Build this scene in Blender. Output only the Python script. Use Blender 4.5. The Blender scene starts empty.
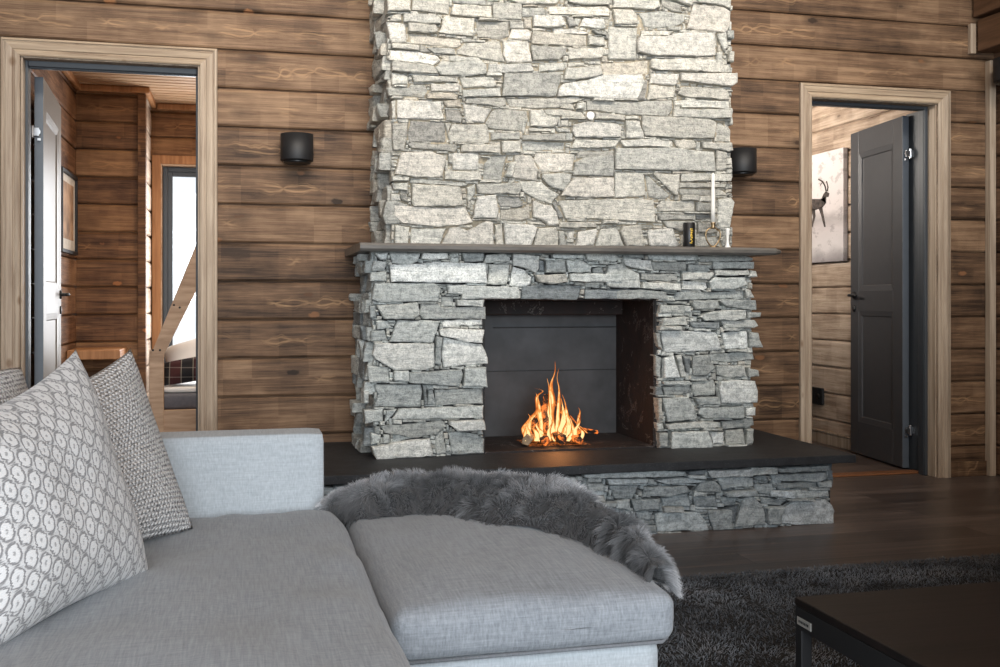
import bpy, bmesh, math, random
from mathutils import Vector, Matrix, noise
random.seed(7)
SC = bpy.context.scene
COL = SC.collection
PI = math.pi
# ---------------------------------------------------------------- camera model (only used to measure the place)
FPX = 1045.0; CX = 500.0; HV = 300.0; TH = math.atan(260.0 / 1045.0); EYE = 1.0
SN, CS = math.sin(TH), math.cos(TH)
def on_y(u, v, Y):
    """point of the vertical plane y=Y seen at picture position (u,v) -> (x, z)"""
    t = (u - CX) / FPX
    dx, dy = SN + t * CS, CS - t * SN
    k = Y / dy
    return dx * k, EYE + (HV - v) / FPX * k
# ---------------------------------------------------------------- object helpers
def link(name, me, parent=None, mat=None, smooth=False, kind=None):
    o = bpy.data.objects.new(name, me)
    COL.objects.link(o)
    if parent is not None: o.parent = parent
    if mat is not None and me is not None:
        if not len(me.materials): me.materials.append(mat)
    if smooth and me is not None:
        for p in me.polygons: p.use_smooth = True
    if kind: o['kind'] = kind
    return o
def mesh_from(name, verts, faces, mat=None, parent=None, smooth=False, kind=None):
    me = bpy.data.meshes.new(name)
    me.from_pydata([tuple(v) for v in verts], [], faces)
    me.update()
    return link(name, me, parent, mat, smooth, kind)
def tag(o, label, cat, group=None):
    o['label'] = label; o['category'] = cat
    if group: o['group'] = group
    return o
def empty(name, loc, label=None, cat=None, group=None, rot=(0,0,0)):
    o = bpy.data.objects.new(name, None); COL.objects.link(o)
    o.location = loc; o.rotation_euler = rot; o.empty_display_size = .05
    if label: tag(o, label, cat, group)
    return o
def from_bm(name, bm, mat=None, parent=None, smooth=False, kind=None):
    me = bpy.data.meshes.new(name); bm.normal_update(); bm.to_mesh(me); bm.free()
    return link(name, me, parent, mat, smooth, kind)
def bm_box(bm, x0, x1, y0, y1, z0, z1, bev=0.0, seg=2):
    r = bmesh.ops.create_cube(bm, size=1.0)
    vs = r['verts']
    for v in vs:
        v.co = Vector(((x0+x1)/2 + v.co.x*(x1-x0), (y0+y1)/2 + v.co.y*(y1-y0), (z0+z1)/2 + v.co.z*(z1-z0)))
    if bev > 0:
        es = list({e for v in vs for e in v.link_edges})
        bmesh.ops.bevel(bm, geom=es, offset=bev, segments=seg, affect='EDGES', profile=0.5)
    return vs
def box(name, x0, x1, y0, y1, z0, z1, mat, parent=None, bev=0.003, seg=2, kind=None, smooth=False):
    bm = bmesh.new(); bm_box(bm, x0, x1, y0, y1, z0, z1, bev, seg)
    return from_bm(name, bm, mat, parent, smooth, kind)
def bm_lathe(bm, prof, c=(0,0,0), n=32, axis='z'):
    rings = []
    for (r, h) in prof:
        ring = []
        for i in range(n):
            a = 2*PI*i/n
            if axis == 'z': p = Vector((c[0]+r*math.cos(a), c[1]+r*math.sin(a), c[2]+h))
            elif axis == 'y': p = Vector((c[0]+r*math.cos(a), c[1]+h, c[2]+r*math.sin(a)))
            else: p = Vector((c[0]+h, c[1]+r*math.cos(a), c[2]+r*math.sin(a)))
            ring.append(bm.verts.new(p))
        rings.append(ring)
    for a, b in zip(rings, rings[1:]):
        for i in range(n):
            j = (i+1) % n
            bm.faces.new((a[i], a[j], b[j], b[i]))
    bm.faces.new(rings[0][::-1]); bm.faces.new(rings[-1])
    bmesh.ops.recalc_face_normals(bm, faces=bm.faces[:])
def lathe(name, prof, c, mat, parent=None, n=32, axis='z', smooth=True):
    bm = bmesh.new(); bm_lathe(bm, prof, c, n, axis)
    o = from_bm(name, bm, mat, parent, smooth)
    return o
def bm_tube(bm, pts, rad, n=10, cap=True):
    pts = [Vector(p) for p in pts]
    rads = rad if isinstance(rad, (list, tuple)) else [rad]*len(pts)
    rings = []; prev = None
    for i, p in enumerate(pts):
        d = (pts[min(i+1, len(pts)-1)] - pts[max(i-1, 0)]).normalized()
        if prev is None:
            a = Vector((0,0,1)) if abs(d.z) < .9 else Vector((1,0,0))
            s = d.cross(a).normalized()
        else:
            s = (prev - d*prev.dot(d)).normalized()
        prev = s; t = d.cross(s)
        rings.append([bm.verts.new(p + (s*math.cos(2*PI*k/n) + t*math.sin(2*PI*k/n))*rads[i]) for k in range(n)])
    for a, b in zip(rings, rings[1:]):
        for k in range(n):
            j = (k+1) % n
            bm.faces.new((a[k], a[j], b[j], b[k]))
    if cap:
        bm.faces.new(rings[0][::-1]); bm.faces.new(rings[-1])
def tube(name, pts, rad, mat, parent=None, n=10):
    bm = bmesh.new(); bm_tube(bm, pts, rad, n); return from_bm(name, bm, mat, parent, True)
def prism(name, poly, axis, a, b, mat, parent=None, bev=0.0):
    """polygon (2D) extruded along axis between a and b; axis 'y': poly=(x,z); 'x': poly=(y,z)"""
    bm = bmesh.new()
    def P(p, h): return (p[0], h, p[1]) if axis == 'y' else ((h, p[0], p[1]) if axis == 'x' else (p[0], p[1], h))
    lo = [bm.verts.new(P(p, a)) for p in poly]; hi = [bm.verts.new(P(p, b)) for p in poly]
    n = len(poly)
    for i in range(n):
        j = (i+1) % n
        bm.faces.new((lo[i], lo[j], hi[j], hi[i]))
    bm.faces.new(lo[::-1]); bm.faces.new(hi)
    bmesh.ops.recalc_face_normals(bm, faces=bm.faces[:])
    if bev: bmesh.ops.bevel(bm, geom=bm.edges[:], offset=bev, segments=2, affect='EDGES')
    return from_bm(name, bm, mat, parent)
# ---------------------------------------------------------------- material helpers
class NT:
    def __init__(s, name):
        s.m = bpy.data.materials.new(name); s.m.use_nodes = True
        s.t = s.m.node_tree; s.t.nodes.clear()
        s.out = s.t.nodes.new('ShaderNodeOutputMaterial')
    def n(s, typ, **kw):
        nd = s.t.nodes.new(typ)
        ins = kw.pop('ins', {})
        for k, v in kw.items(): setattr(nd, k, v)
        for k, v in ins.items(): s.put(nd.inputs[k], v)
        return nd
    def put(s, sock, v):
        if isinstance(v, bpy.types.NodeSocket): s.t.links.new(v, sock)
        elif isinstance(v, bpy.types.Node): s.t.links.new(v.outputs[0], sock)
        else:
            if sock.type == 'RGBA' and len(v) == 3: v = (*v, 1)
            sock.default_value = v
    def math(s, op, a, b=None, c=None, clamp=False):
        nd = s.n('ShaderNodeMath', operation=op, use_clamp=clamp)
        s.put(nd.inputs[0], a)
        if b is not None: s.put(nd.inputs[1], b)
        if c is not None: s.put(nd.inputs[2], c)
        return nd.outputs[0]
    def coord(s, which='Object'): return s.n('ShaderNodeTexCoord').outputs[which]
    def mapping(s, vec, scale=(1,1,1), loc=(0,0,0), rot=(0,0,0)):
        nd = s.n('ShaderNodeMapping'); s.put(nd.inputs['Vector'], vec)
        nd.inputs['Scale'].default_value = scale; nd.inputs['Location'].default_value = loc; nd.inputs['Rotation'].default_value = rot
        return nd.outputs[0]
    def noise(s, vec, scale=5, detail=3, rough=.55, dist=0, out='Fac'):
        nd = s.n('ShaderNodeTexNoise'); s.put(nd.inputs['Vector'], vec)
        nd.inputs['Scale'].default_value = scale; nd.inputs['Detail'].default_value = detail
        nd.inputs['Roughness'].default_value = rough; nd.inputs['Distortion'].default_value = dist
        return nd.outputs[out]
    def ramp(s, fac, stops, interp='LINEAR'):
        nd = s.n('ShaderNodeValToRGB'); s.put(nd.inputs[0], fac); cr = nd.color_ramp; cr.interpolation = interp
        while len(cr.elements) < len(stops): cr.elements.new(.5)
        for e, (p, c) in zip(cr.elements, stops):
            e.position = p
            if not isinstance(c, (tuple, list)): c = (c, c, c)
            e.color = (*c, 1)
        return nd.outputs[0]
    def mix(s, fac, a, b, mode='MIX'):
        nd = s.n('ShaderNodeMix', data_type='RGBA', blend_type=mode)
        s.put(nd.inputs[0], fac); s.put(nd.inputs[6], a); s.put(nd.inputs[7], b)
        return nd.outputs[2]
    def attr(s, name, out='Color'): return s.n('ShaderNodeAttribute', attribute_name=name).outputs[out]
    def bump(s, h, strength=.3, dist=.01):
        nd = s.n('ShaderNodeBump'); nd.inputs['Strength'].default_value = strength; nd.inputs['Distance'].default_value = dist
        s.put(nd.inputs['Height'], h); return nd.outputs[0]
    def bsdf(s, color, rough=.6, normal=None, metal=0, spec=None, **kw):
        nd = s.n('ShaderNodeBsdfPrincipled')
        s.put(nd.inputs['Base Color'], color); s.put(nd.inputs['Roughness'], rough); nd.inputs['Metallic'].default_value = metal
        if spec is not None: nd.inputs['Specular IOR Level'].default_value = spec
        if normal is not None: s.put(nd.inputs['Normal'], normal)
        for k, v in kw.items(): s.put(nd.inputs[k.replace('_', ' ')], v)
        s.t.links.new(nd.outputs[0], s.out.inputs[0]); return nd
def plain(name, color, rough=.5, metal=0, noise_amt=.12, scale=40, bump=.05, spec=None):
    t = NT(name); co = t.coord(); n = t.noise(co, scale, 3)
    c0 = tuple(c*(1-noise_amt) for c in color); c1 = tuple(min(1, c*(1+noise_amt)) for c in color)
    t.bsdf(t.ramp(n, [(.3, c0), (.7, c1)]), rough, t.bump(n, bump, .002), metal, spec); return t.m
def set_pt_colors(o, cols, name='Col'):
    a = o.data.color_attributes.new(name, 'FLOAT_COLOR', 'POINT')
    flat = []
    for c in cols: flat += [c[0], c[1], c[2], 1.0]
    a.data.foreach_set('color', flat)
# ================================================================ materials
def mat_logs(name, dark, mid, light, along='x', knots=True, vein=.35, rough=.62, patch=1.0):
    """horizontal boards; vertex colour Col.r = random per board, Col.g = height inside the board"""
    t = NT(name); co = t.coord(); rnd = t.attr('Col')
    sep = t.n('ShaderNodeSeparateXYZ', ins={0: co})
    sr = t.n('ShaderNodeSeparateColor', ins={0: rnd})
    a = sep.outputs[0] if along == 'x' else sep.outputs[1]
    b = sep.outputs[1] if along == 'x' else sep.outputs[0]
    r = sr.outputs[0]; zb = sr.outputs[1]
    ax = t.math('ADD', a, t.math('MULTIPLY', r, 37.0))
    v = t.n('ShaderNodeCombineXYZ'); t.put(v.inputs[0], ax); t.put(v.inputs[1], b); t.put(v.inputs[2], sep.outputs[2]); V = v.outputs[0]
    fine = t.noise(t.mapping(V, (4, 40, 170)), 1, 6, .8)
    streak = t.noise(t.mapping(V, (1.8, 10, 34)), 1, 5, .65, .3)
    big = t.noise(t.mapping(V, (3.5, 3, 4.0)), 1, 3, .6)
    # stain patches: short lengths of each board half take the stain a little differently
    wv = t.n('ShaderNodeCombineXYZ'); t.put(wv.inputs[0], t.math('FLOOR', t.math('MULTIPLY', ax, 7.5))); t.put(wv.inputs[1], t.math('FLOOR', t.math('MULTIPLY', zb, 2.0))); t.put(wv.inputs[2], t.math('MULTIPLY', r, 91))
    wn = t.n('ShaderNodeTexWhiteNoise', noise_dimensions='3D'); t.put(wn.inputs['Vector'], wv.outputs[0])
    f = t.math('ADD', t.math('MULTIPLY', streak, .48), t.math('MULTIPLY', fine, .46))
    f = t.math('ADD', f, t.math('MULTIPLY', t.math('SUBTRACT', big, .5), .34*patch))
    f = t.math('ADD', f, t.math('MULTIPLY', t.math('SUBTRACT', wn.outputs['Value'], .5), .07*patch))
    f = t.math('ADD', f, t.math('MULTIPLY', t.math('SUBTRACT', r, .5), .10))
    c = t.ramp(f, [(.33, dark), (.47, mid), (.66, light)])
    # chains of pale eyes along the middle of the boards (flat-sawn grain)
    wob = t.noise(t.mapping(V, (3.0, 2, 2)), 1, 3, .6)
    cen = t.math('ADD', .46, t.math('MULTIPLY', t.math('SUBTRACT', wob, .5), .5))
    dz = t.math('ABSOLUTE', t.math('SUBTRACT', zb, cen))
    ph = t.math('ADD', t.math('MULTIPLY', ax, 17), t.math('MULTIPLY', wob, 14))
    eye = t.math('MULTIPLY', t.math('ABSOLUTE', t.math('SINE', ph)), .085)
    dl = t.math('ABSOLUTE', t.math('SUBTRACT', dz, eye))
    line = t.ramp(dl, [(.012, 1), (.034, 0)])
    line2 = t.ramp(t.math('ABSOLUTE', t.math('SUBTRACT', dz, t.math('MULTIPLY', eye, 1.9))), [(.010, .4), (.028, 0)])
    gate = t.ramp(t.noise(t.mapping(V, (2.4, 5, 2)), 1, 3, .6), [(.50, 0), (.58, 1)])
    ln = t.math('MULTIPLY', t.math('MAXIMUM', line, line2), gate)
    ln = t.math('MULTIPLY', ln, t.ramp(fine, [(.35, .2), (.55, 1)]))
    lt = (min(1, light[0]*1.75+.02), min(1, light[1]*1.65+.02), min(1, light[2]*1.45+.01))
    c = t.mix(t.math('MULTIPLY', ln, vein, clamp=True), c, lt)
    if knots:
        vo = t.n('ShaderNodeTexVoronoi', feature='F1'); t.put(vo.inputs['Vector'], t.mapping(V, (3.1, .1, 6.2))); vo.inputs['Scale'].default_value = 1
        k = t.math('ADD', vo.outputs['Distance'], t.math('MULTIPLY', t.math('SUBTRACT', t.noise(t.mapping(V, (40, 40, 40)), 1, 3), .5), .10))
        kn = t.ramp(k, [(.065, 1), (.10, 0)]); halo = t.ramp(k, [(.06, 1), (.26, 0)])
        c = t.mix(t.math('MULTIPLY', halo, .60), c, tuple(q*.85 for q in dark))
        kc = t.mix(t.ramp(vo.outputs['Color'], [(.42, 0), (.62, 1)]), tuple(q*.45 for q in dark), (light[0]*1.1, light[1]*.80, light[2]*.6))
        c = t.mix(t.math('MULTIPLY', kn, .85), c, kc)
    h = t.math('ADD', t.math('MULTIPLY', fine, .6), t.math('MULTIPLY', streak, .5))
    t.bsdf(c, rough, t.bump(h, .6, .004), spec=.3); return t.m
def mat_pine(name, dark, light, scale=(3, 3, 60), rough=.55, knot=(.16,.09,.045)):
    """grain along whichever axis has the smallest scale factor"""
    t = NT(name); co = t.coord()
    n = t.noise(t.mapping(co, scale), 1, 4, .6, .5)
    n2 = t.noise(t.mapping(co, tuple(s*.25 for s in scale)), 1, 2, .5)
    f = t.math('ADD', t.math('MULTIPLY', n, .7), t.math('MULTIPLY', n2, .4))
    c = t.ramp(f, [(.35, dark), (.7, light)])
    vo = t.n('ShaderNodeTexVoronoi'); t.put(vo.inputs['Vector'], t.mapping(co, (7, 7, 4.5))); vo.inputs['Scale'].default_value = 1
    kn = t.ramp(vo.outputs['Distance'], [(.06, 1), (.13, 0)])
    c = t.mix(t.math('MULTIPLY', kn, .75), c, knot)
    t.bsdf(c, rough, t.bump(n, .2, .002), spec=.3); return t.m
def mat_stone(name, tint=(1,1,1)):
    t = NT(name); co = t.coord(); ac = t.attr('Col')
    sp = t.noise(co, 150, 4, .8); md = t.noise(co, 36, 5, .7); st = t.noise(t.mapping(co, (12, 12, 90)), 1, 5, .7, .5)
    vn = t.noise(co, 9, 5, .7, 1.2)
    c = t.mix(1.0, ac, t.ramp(md, [(.30, (.52,.54,.54)), (.52, (1,1,1)), (.72, (1.22,1.22,1.21))]), 'MULTIPLY')
    c = t.mix(1.0, c, t.ramp(sp, [(.32, (.50,.50,.50)), (.48, (1,1,1)), (.66, (1.2,1.2,1.2))]), 'MULTIPLY')
    c = t.mix(.85, c, t.ramp(st, [(.32, (.60,.62,.63)), (.5, (1,1,1)), (.7, (1.12,1.12,1.1))]), 'MULTIPLY')
    c = t.mix(t.math('MULTIPLY', t.ramp(vn, [(.60, 0), (.70, 1)]), .22), c, (.40, .36, .27))
    c = t.mix(1.0, c, tint, 'MULTIPLY')
    h = t.math('ADD', t.math('MULTIPLY', md, .8), t.math('ADD', t.math('MULTIPLY', sp, .25), t.math('MULTIPLY', st, .8)))
    t.bsdf(c, .75, t.bump(h, .8, .012), spec=.25); return t.m
def mat_fabric(name, c0, c1, bump=.25, sx=260, sz=30, sheen=.2):
    t = NT(name); co = t.coord()
    w1 = t.noise(t.mapping(co, (sx, sz*.5, sx*.25)), 1, 3, .6); w2 = t.noise(t.mapping(co, (sz*.6, sx, sx*1.1)), 1, 3, .6)
    fine = t.noise(co, 420, 2, .5); big = t.noise(co, 3, 2)
    f = t.math('ADD', t.math('MULTIPLY', w1, .5), t.math('ADD', t.math('MULTIPLY', w2, .38), t.math('MULTIPLY', fine, .12)))
    f = t.math('ADD', f, t.math('MULTIPLY', big, .12))
    c = t.ramp(f, [(.36, c0), (.74, c1)])
    b = t.bsdf(c, .85, t.bump(f, bump, .003), spec=.15); b.inputs['Sheen Weight'].default_value = sheen; b.inputs['Sheen Roughness'].default_value = .5
    return t.m
M = {}
M['logs'] = mat_logs('brown_stained_logs', (.042,.024,.014), (.150,.086,.048), (.335,.212,.125), 'x', vein=.36)
M['logs_y'] = mat_logs('brown_stained_logs_side', (.045,.022,.012), (.13,.07,.04), (.28,.165,.10), 'y')
M['logs_hall'] = mat_logs('hall_stained_logs', (.05,.020,.008), (.17,.080,.034), (.36,.19,.085), 'x', vein=.3)
M['logs_hall_y'] = mat_logs('hall_stained_logs_side', (.07,.028,.012), (.20,.10,.05), (.34,.19,.10), 'y', vein=.2)
M['logs_pale'] = mat_logs('pale_room_logs', (.24,.17,.12), (.46,.35,.26), (.68,.56,.45), 'y', vein=.15)
M['pine'] = mat_pine('casing_pine', (.25,.18,.125), (.50,.40,.30), (60, 60, 3))
M['pine_h'] = mat_pine('casing_pine_across', (.25,.175,.115), (.50,.385,.27), (3, 60, 60))
M['pine_orange'] = mat_pine('orange_pine', (.28,.12,.045), (.50,.25,.11), (40, 40, 3))
M['pine_bed'] = mat_pine('bed_pine', (.33,.21,.13), (.60,.43,.30), (4, 40, 40))
M['ceil'] = mat_pine('pine_ceiling_boards', (.36,.20,.10), (.62,.42,.26), (2, 30, 30))
M['beam'] = mat_pine('brown_beam', (.07,.035,.018), (.17,.09,.048), (30, 3, 30), knot=(.04,.02,.01))
M['stone_up'] = mat_stone('ledge_stone_chimney', (1,.985,.945))
M['stone_low'] = mat_stone('ledge_stone_surround', (1.14,1.18,1.17))  # cool bright tint puts the lower light into the stone colour
M['stone_base'] = mat_stone('ledge_stone_hearth', (.86,.94,1.0))  # dimmer bluish tint paints the cool shade low on the hearth
M['mortar_up'] = plain('sandy_mortar', (.31,.27,.20), .9, noise_amt=.4, scale=60, bump=.4)
M['mortar_low'] = plain('dark_mortar', (.035,.035,.035), .9, noise_amt=.4, scale=60, bump=.4)
M['steel_back'] = plain('dark_steel_fireback', (.052,.054,.057), .5, .0, .35, 6, .03)
M['soot'] = None
t = NT('sooty_brick'); co = t.coord()
n = t.noise(co, 7, 6, .75, 1.5); l = t.ramp(n, [(.585, 0), (.60, 1), (.61, 0)])
c = t.mix(t.math('MULTIPLY', l, .7), t.ramp(t.noise(co, 20, 4), [(.3, (.008,.007,.007)), (.75, (.022,.011,.009))]), (.30,.27,.25))
t.bsdf(c, .7, t.bump(n, .4, .006)); M['soot'] = t.m
# slate slab
t = NT('dark_slate'); co = t.coord(); n = t.noise(co, 18, 6, .7); s = t.noise(co, 220, 2)
c = t.ramp(n, [(.3, (.014,.015,.017)), (.7, (.034,.036,.040))]); c = t.mix(t.math('MULTIPLY', t.ramp(s, [(.62, 0), (.7, 1)]), .4), c, (.2,.2,.2))
t.bsdf(c, .62, t.bump(n, .4, .004), spec=.35); M['slate'] = t.m
t = NT('mantel_slate'); co = t.coord(); n = t.noise(t.mapping(co, (4, 20, 20)), 1, 5, .7)
c = t.ramp(n, [(.3, (.085,.078,.070)), (.7, (.19,.175,.155))]); t.bsdf(c, .42, t.bump(n, .3, .004), spec=.5); M['mantel'] = t.m
# floor
t = NT('dark_oak_planks'); co = t.coord()
br = t.n('ShaderNodeTexBrick'); t.put(br.inputs['Vector'], co)
br.inputs['Scale'].default_value = 1; br.inputs['Brick Width'].default_value = 1.9; br.inputs['Row Height'].default_value = .19; br.inputs['Mortar Size'].default_value = .0015
br.inputs['Color1'].default_value = (.2,.2,.2,1); br.inputs['Color2'].default_value = (.8,.8,.8,1); br.inputs['Mortar'].default_value = (0,0,0,1); br.offset = .37
bw = t.n('ShaderNodeSeparateColor', ins={0: br.outputs['Color']}).outputs[0]
vv = t.n('ShaderNodeVectorMath', operation='ADD'); t.put(vv.inputs[0], t.mapping(co, (1.6, 34, 1)))
cb = t.n('ShaderNodeCombineXYZ'); t.put(cb.inputs[0], t.math('MULTIPLY', bw, 19)); t.put(vv.inputs[1], cb.outputs[0])
g = t.noise(vv.outputs[0], 1, 5, .62, .5); g2 = t.noise(t.mapping(co, (2, 60, 1)), 1, 3)
f = t.math('ADD', t.math('MULTIPLY', g, .7), t.math('ADD', t.math('MULTIPLY', g2, .2), t.math('MULTIPLY', bw, .18)))
c = t.ramp(f, [(.36, (.026,.020,.018)), (.52, (.082,.062,.055)), (.68, (.175,.136,.120))])
c = t.mix(br.outputs['Fac'], c, (.006,.005,.004))
t.bsdf(c, t.ramp(g, [(.3, .30), (.7, .42)]), t.bump(t.math('SUBTRACT', g, br.outputs['Fac']), .12, .003), spec=.5); M['floor'] = t.m
M['grey_paint'] = plain('dark_grey_door_paint', (.070,.070,.074), .38, 0, .05, 20, .01, spec=.5)
M['grey_frame'] = plain('grey_frame_paint', (.045,.052,.060), .42, 0, .05, 20, .01)
M['grey_edge'] = plain('blue_grey_door_edge', (.09,.105,.125), .45, 0, .05, 20, .01)
M['light_door'] = plain('warm_grey_door_paint', (.20,.185,.165), .42, 0, .05, 20, .01)
M['chrome'] = plain('satin_steel', (.75,.76,.78), .28, 1.0, .03, 60, .01)
M['black'] = plain('matt_black_metal', (.010,.010,.011), .55, 0, .1, 60, .02, spec=.5)
M['black2'] = plain('black_plastic', (.010,.010,.010), .35, 0, .1, 60, .02)
M['white'] = plain('white_plastic', (.85,.84,.80), .5, 0, .03)
M['wax'] = plain('white_candle_wax', (.86,.84,.78), .45, 0, .03)
M['brass'] = plain('bronze_wire', (.42,.30,.17), .30, 1.0, .1)
M['pewter'] = plain('pale_pewter', (.68,.67,.62), .35, .6, .1)
M['yellow'] = plain('yellow_print', (.85,.55,.06), .5)
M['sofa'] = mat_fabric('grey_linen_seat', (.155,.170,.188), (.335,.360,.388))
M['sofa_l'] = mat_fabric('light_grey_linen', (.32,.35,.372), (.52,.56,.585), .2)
M['piping'] = mat_fabric('grey_linen_piping', (.12,.13,.14), (.22,.23,.25))
M['mattress'] = plain('grey_mattress', (.13,.13,.15), .8)
M['sheet'] = plain('white_bedding', (.85,.84,.82), .8, 0, .04, 8)
M['table'] = mat_pine('black_brown_tabletop', (.005,.0035,.003), (.014,.009,.008), (2, 40, 40), .5, knot=(.01,.006,.004))
M['threshold'] = mat_pine('orange_threshold', (.16,.065,.028), (.30,.13,.06), (3, 50, 50), .45)
# plaid
t = NT('dark_plaid_cloth'); co = t.coord(); s = t.n('ShaderNodeSeparateXYZ', ins={0: co})
def stripe(v, f, w, ph=0): return t.math('GREATER_THAN', t.math('SINE', t.math('ADD', t.math('MULTIPLY', v, f), ph)), w)
c = t.mix(stripe(s.outputs[0], 45, .2), (.010,.010,.013), (.05,.012,.014))
c = t.mix(t.math('MULTIPLY', stripe(s.outputs[2], 110, .96), .25), c, (.45,.42,.38)); c = t.mix(t.math('MULTIPLY', stripe(s.outputs[0], 90, .97, 1.6), .3), c, (.6,.55,.45))
t.bsdf(c, .9); M['plaid'] = t.m
# glass
t = NT('window_glass'); g = t.n('ShaderNodeBsdfTransparent'); gl = t.n('ShaderNodeBsdfGlossy'); gl.inputs['Roughness'].default_value = .02
mx = t.n('ShaderNodeMixShader', ins={0: .06}); t.put(mx.inputs[1], g.outputs[0]); t.put(mx.inputs[2], gl.outputs[0]); t.t.links.new(mx.outputs[0], t.out.inputs[0]); M['glass'] = t.m
# ikat pillow (uses UV)
t = NT('ikat_pillow_fabric'); uv = t.coord('UV')
wn = t.n('ShaderNodeTexNoise'); t.put(wn.inputs['Vector'], t.mapping(uv, (30, 90, 1))); wn.inputs['Scale'].default_value = 1; wn.inputs['Detail'].default_value = 2
s = t.n('ShaderNodeSeparateXYZ', ins={0: uv})
NC, NR = 19.0, 9.5
wv = t.math('MULTIPLY', t.math('SUBTRACT', wn.outputs['Fac'], .5), .42)
U = t.math('ADD', t.math('MULTIPLY', s.outputs[0], NC), t.math('MULTIPLY', wv, .9)); Vv = t.math('ADD', t.math('MULTIPLY', s.outputs[1], NR), wv)
cu = t.math('FLOOR', U); par = t.math('MODULO', cu, 2.0)
fu = t.math('SUBTRACT', t.math('FRACT', U), .5)
fv = t.math('SUBTRACT', t.math('FRACT', t.math('ADD', Vv, t.math('MULTIPLY', par, .5))), .5)
d = t.math('SQRT', t.math('ADD', t.math('POWER', t.math('MULTIPLY', fu, 2.0), 2.0), t.math('POWER', t.math('MULTIPLY', fv, 2.15), 2.0)))
thread = t.math('MULTIPLY', t.math('SINE', t.math('MULTIPLY', s.outputs[1], 620)), .5)
prof = t.ramp(t.math('MULTIPLY', d, .7), [(.0, .28), (.09, .34), (.18, .95), (.50, 1), (.58, .12), (.68, .12), (.77, .70), (1.0, .85)])
f = t.math('ADD', prof, t.math('MULTIPLY', t.math('SUBTRACT', t.noise(t.mapping(uv, (120, 260, 1)), 1, 2), .5), .5))
c = t.ramp(f, [(.1, (.22,.217,.22)), (.9, (.64,.635,.63))])
b = t.bsdf(c, .9, t.bump(t.math('ADD', t.math('MULTIPLY', f, .7), t.math('MULTIPLY', thread, .3)), .3, .004), spec=.1); b.inputs['Sheen Weight'].default_value = .25
M['ikat'] = t.m
# knit pillow
t = NT('speckled_knit_fabric'); uv = t.coord('UV'); s = t.n('ShaderNodeSeparateXYZ', ins={0: uv})
N = 40.0
U = t.math('MULTIPLY', s.outputs[0], N); Vv = t.math('MULTIPLY', s.outputs[1], N)
par = t.math('MODULO', t.math('FLOOR', Vv), 2.0)
U2 = t.math('ADD', U, t.math('MULTIPLY', par, .5))
fu = t.math('SUBTRACT', t.math('FRACT', U2), .5); fv = t.math('SUBTRACT', t.math('FRACT', Vv), .5)
d = t.math('SQRT', t.math('ADD', t.math('POWER', t.math('MULTIPLY', fu, 1.7), 2.0), t.math('POWER', t.math('MULTIPLY', fv, 2.2), 2.0)))
hole = t.ramp(d, [(.25, 0), (.85, 1)])
nz = t.noise(t.mapping(uv, (70, 70, 1)), 1, 3, .7)
f = t.math('ADD', t.math('MULTIPLY', hole, -.65), t.math('ADD', t.math('MULTIPLY', nz, 1.7), .18))
c = t.ramp(f, [(.10, (.03,.03,.033)), (.34, (.34,.335,.335)), (.62, (.80,.79,.78))])
b = t.bsdf(c, .9, t.bump(t.math('SUBTRACT', t.math('MULTIPLY', nz, .4), hole), .8, .006), spec=.1); M['knit'] = t.m
# fur, rug (vertex colours hold the hair's own colour: root to tip)
t = NT('grey_sheepskin_hair'); b = t.bsdf(t.attr('Col'), .55, spec=.3); b.inputs['Sheen Weight'].default_value = .3; M['fur'] = t.m
t = NT('dark_shag_pile'); b = t.bsdf(t.attr('Col'), .8, spec=.15); M['rug'] = t.m
M['rug_base'] = plain('dark_rug_backing', (.02,.021,.023), .95, 0, .3, 60, .4)
# fire
t = NT('flame'); ac = t.attr('Col'); s = t.n('ShaderNodeSeparateColor', ins={0: ac})
lw = t.n('ShaderNodeLayerWeight'); lw.inputs['Blend'].default_value = .35
core = t.math('SUBTRACT', 1.0, lw.outputs['Facing'])
nz = t.noise(t.mapping(t.coord(), (60, 60, 18)), 1, 3, .6, 1.0)
heat = t.math('ADD', t.math('MULTIPLY', core, .75), t.math('ADD', t.math('MULTIPLY', s.outputs[0], .45), t.math('MULTIPLY', t.math('SUBTRACT', nz, .5), .8)))
c = t.ramp(heat, [(.25, (.80,.08,.008)), (.62, (1.0,.20,.03)), (.92, (1.0,.42,.11)), (1.0, (1,.72,.32))])
em = t.n('ShaderNodeEmission'); t.put(em.inputs[0], c); t.put(em.inputs[1], t.ramp(heat, [(.2, (1.2/8,)*3), (1.0, (1,)*3)]))
st = t.math('MULTIPLY', t.n('ShaderNodeSeparateColor', ins={0: t.ramp(heat, [(.2, .14), (.6, .35), (1.0, 1.0)])}).outputs[0], 1.35); t.put(em.inputs[1], st)
tr = t.n('ShaderNodeBsdfTransparent'); al = t.ramp(heat, [(.22, 0), (.55, 1)])
mx = t.n('ShaderNodeMixShader'); t.put(mx.inputs[0], al); t.put(mx.inputs[1], tr.outputs[0]); t.put(mx.inputs[2], em.outputs[0]); t.t.links.new(mx.outputs[0], t.out.inputs[0]); M['flame'] = t.m
t = NT('charred_log'); co = t.coord(); n = t.noise(co, 30, 4, .7); e = t.ramp(t.noise(co, 22, 4, .7, .5), [(.50, 0), (.62, 1)])
b = t.bsdf(t.ramp(n, [(.3, (.006,.005,.005)), (.8, (.05,.03,.02))]), .9, t.bump(n, .6, .01))
b.inputs['Emission Color'].default_value = (1,.22,.03,1); t.put(b.inputs['Emission Strength'], t.math('MULTIPLY', e, 1.3)); M['charred'] = t.m
M['split_log'] = mat_pine('split_birch', (.16,.10,.06), (.42,.30,.19), (30, 4, 30))
t = NT('glowing_embers'); co = t.coord(); n = t.noise(co, 60, 4, .7); e = t.ramp(n, [(.48, 0), (.64, 1)])
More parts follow.
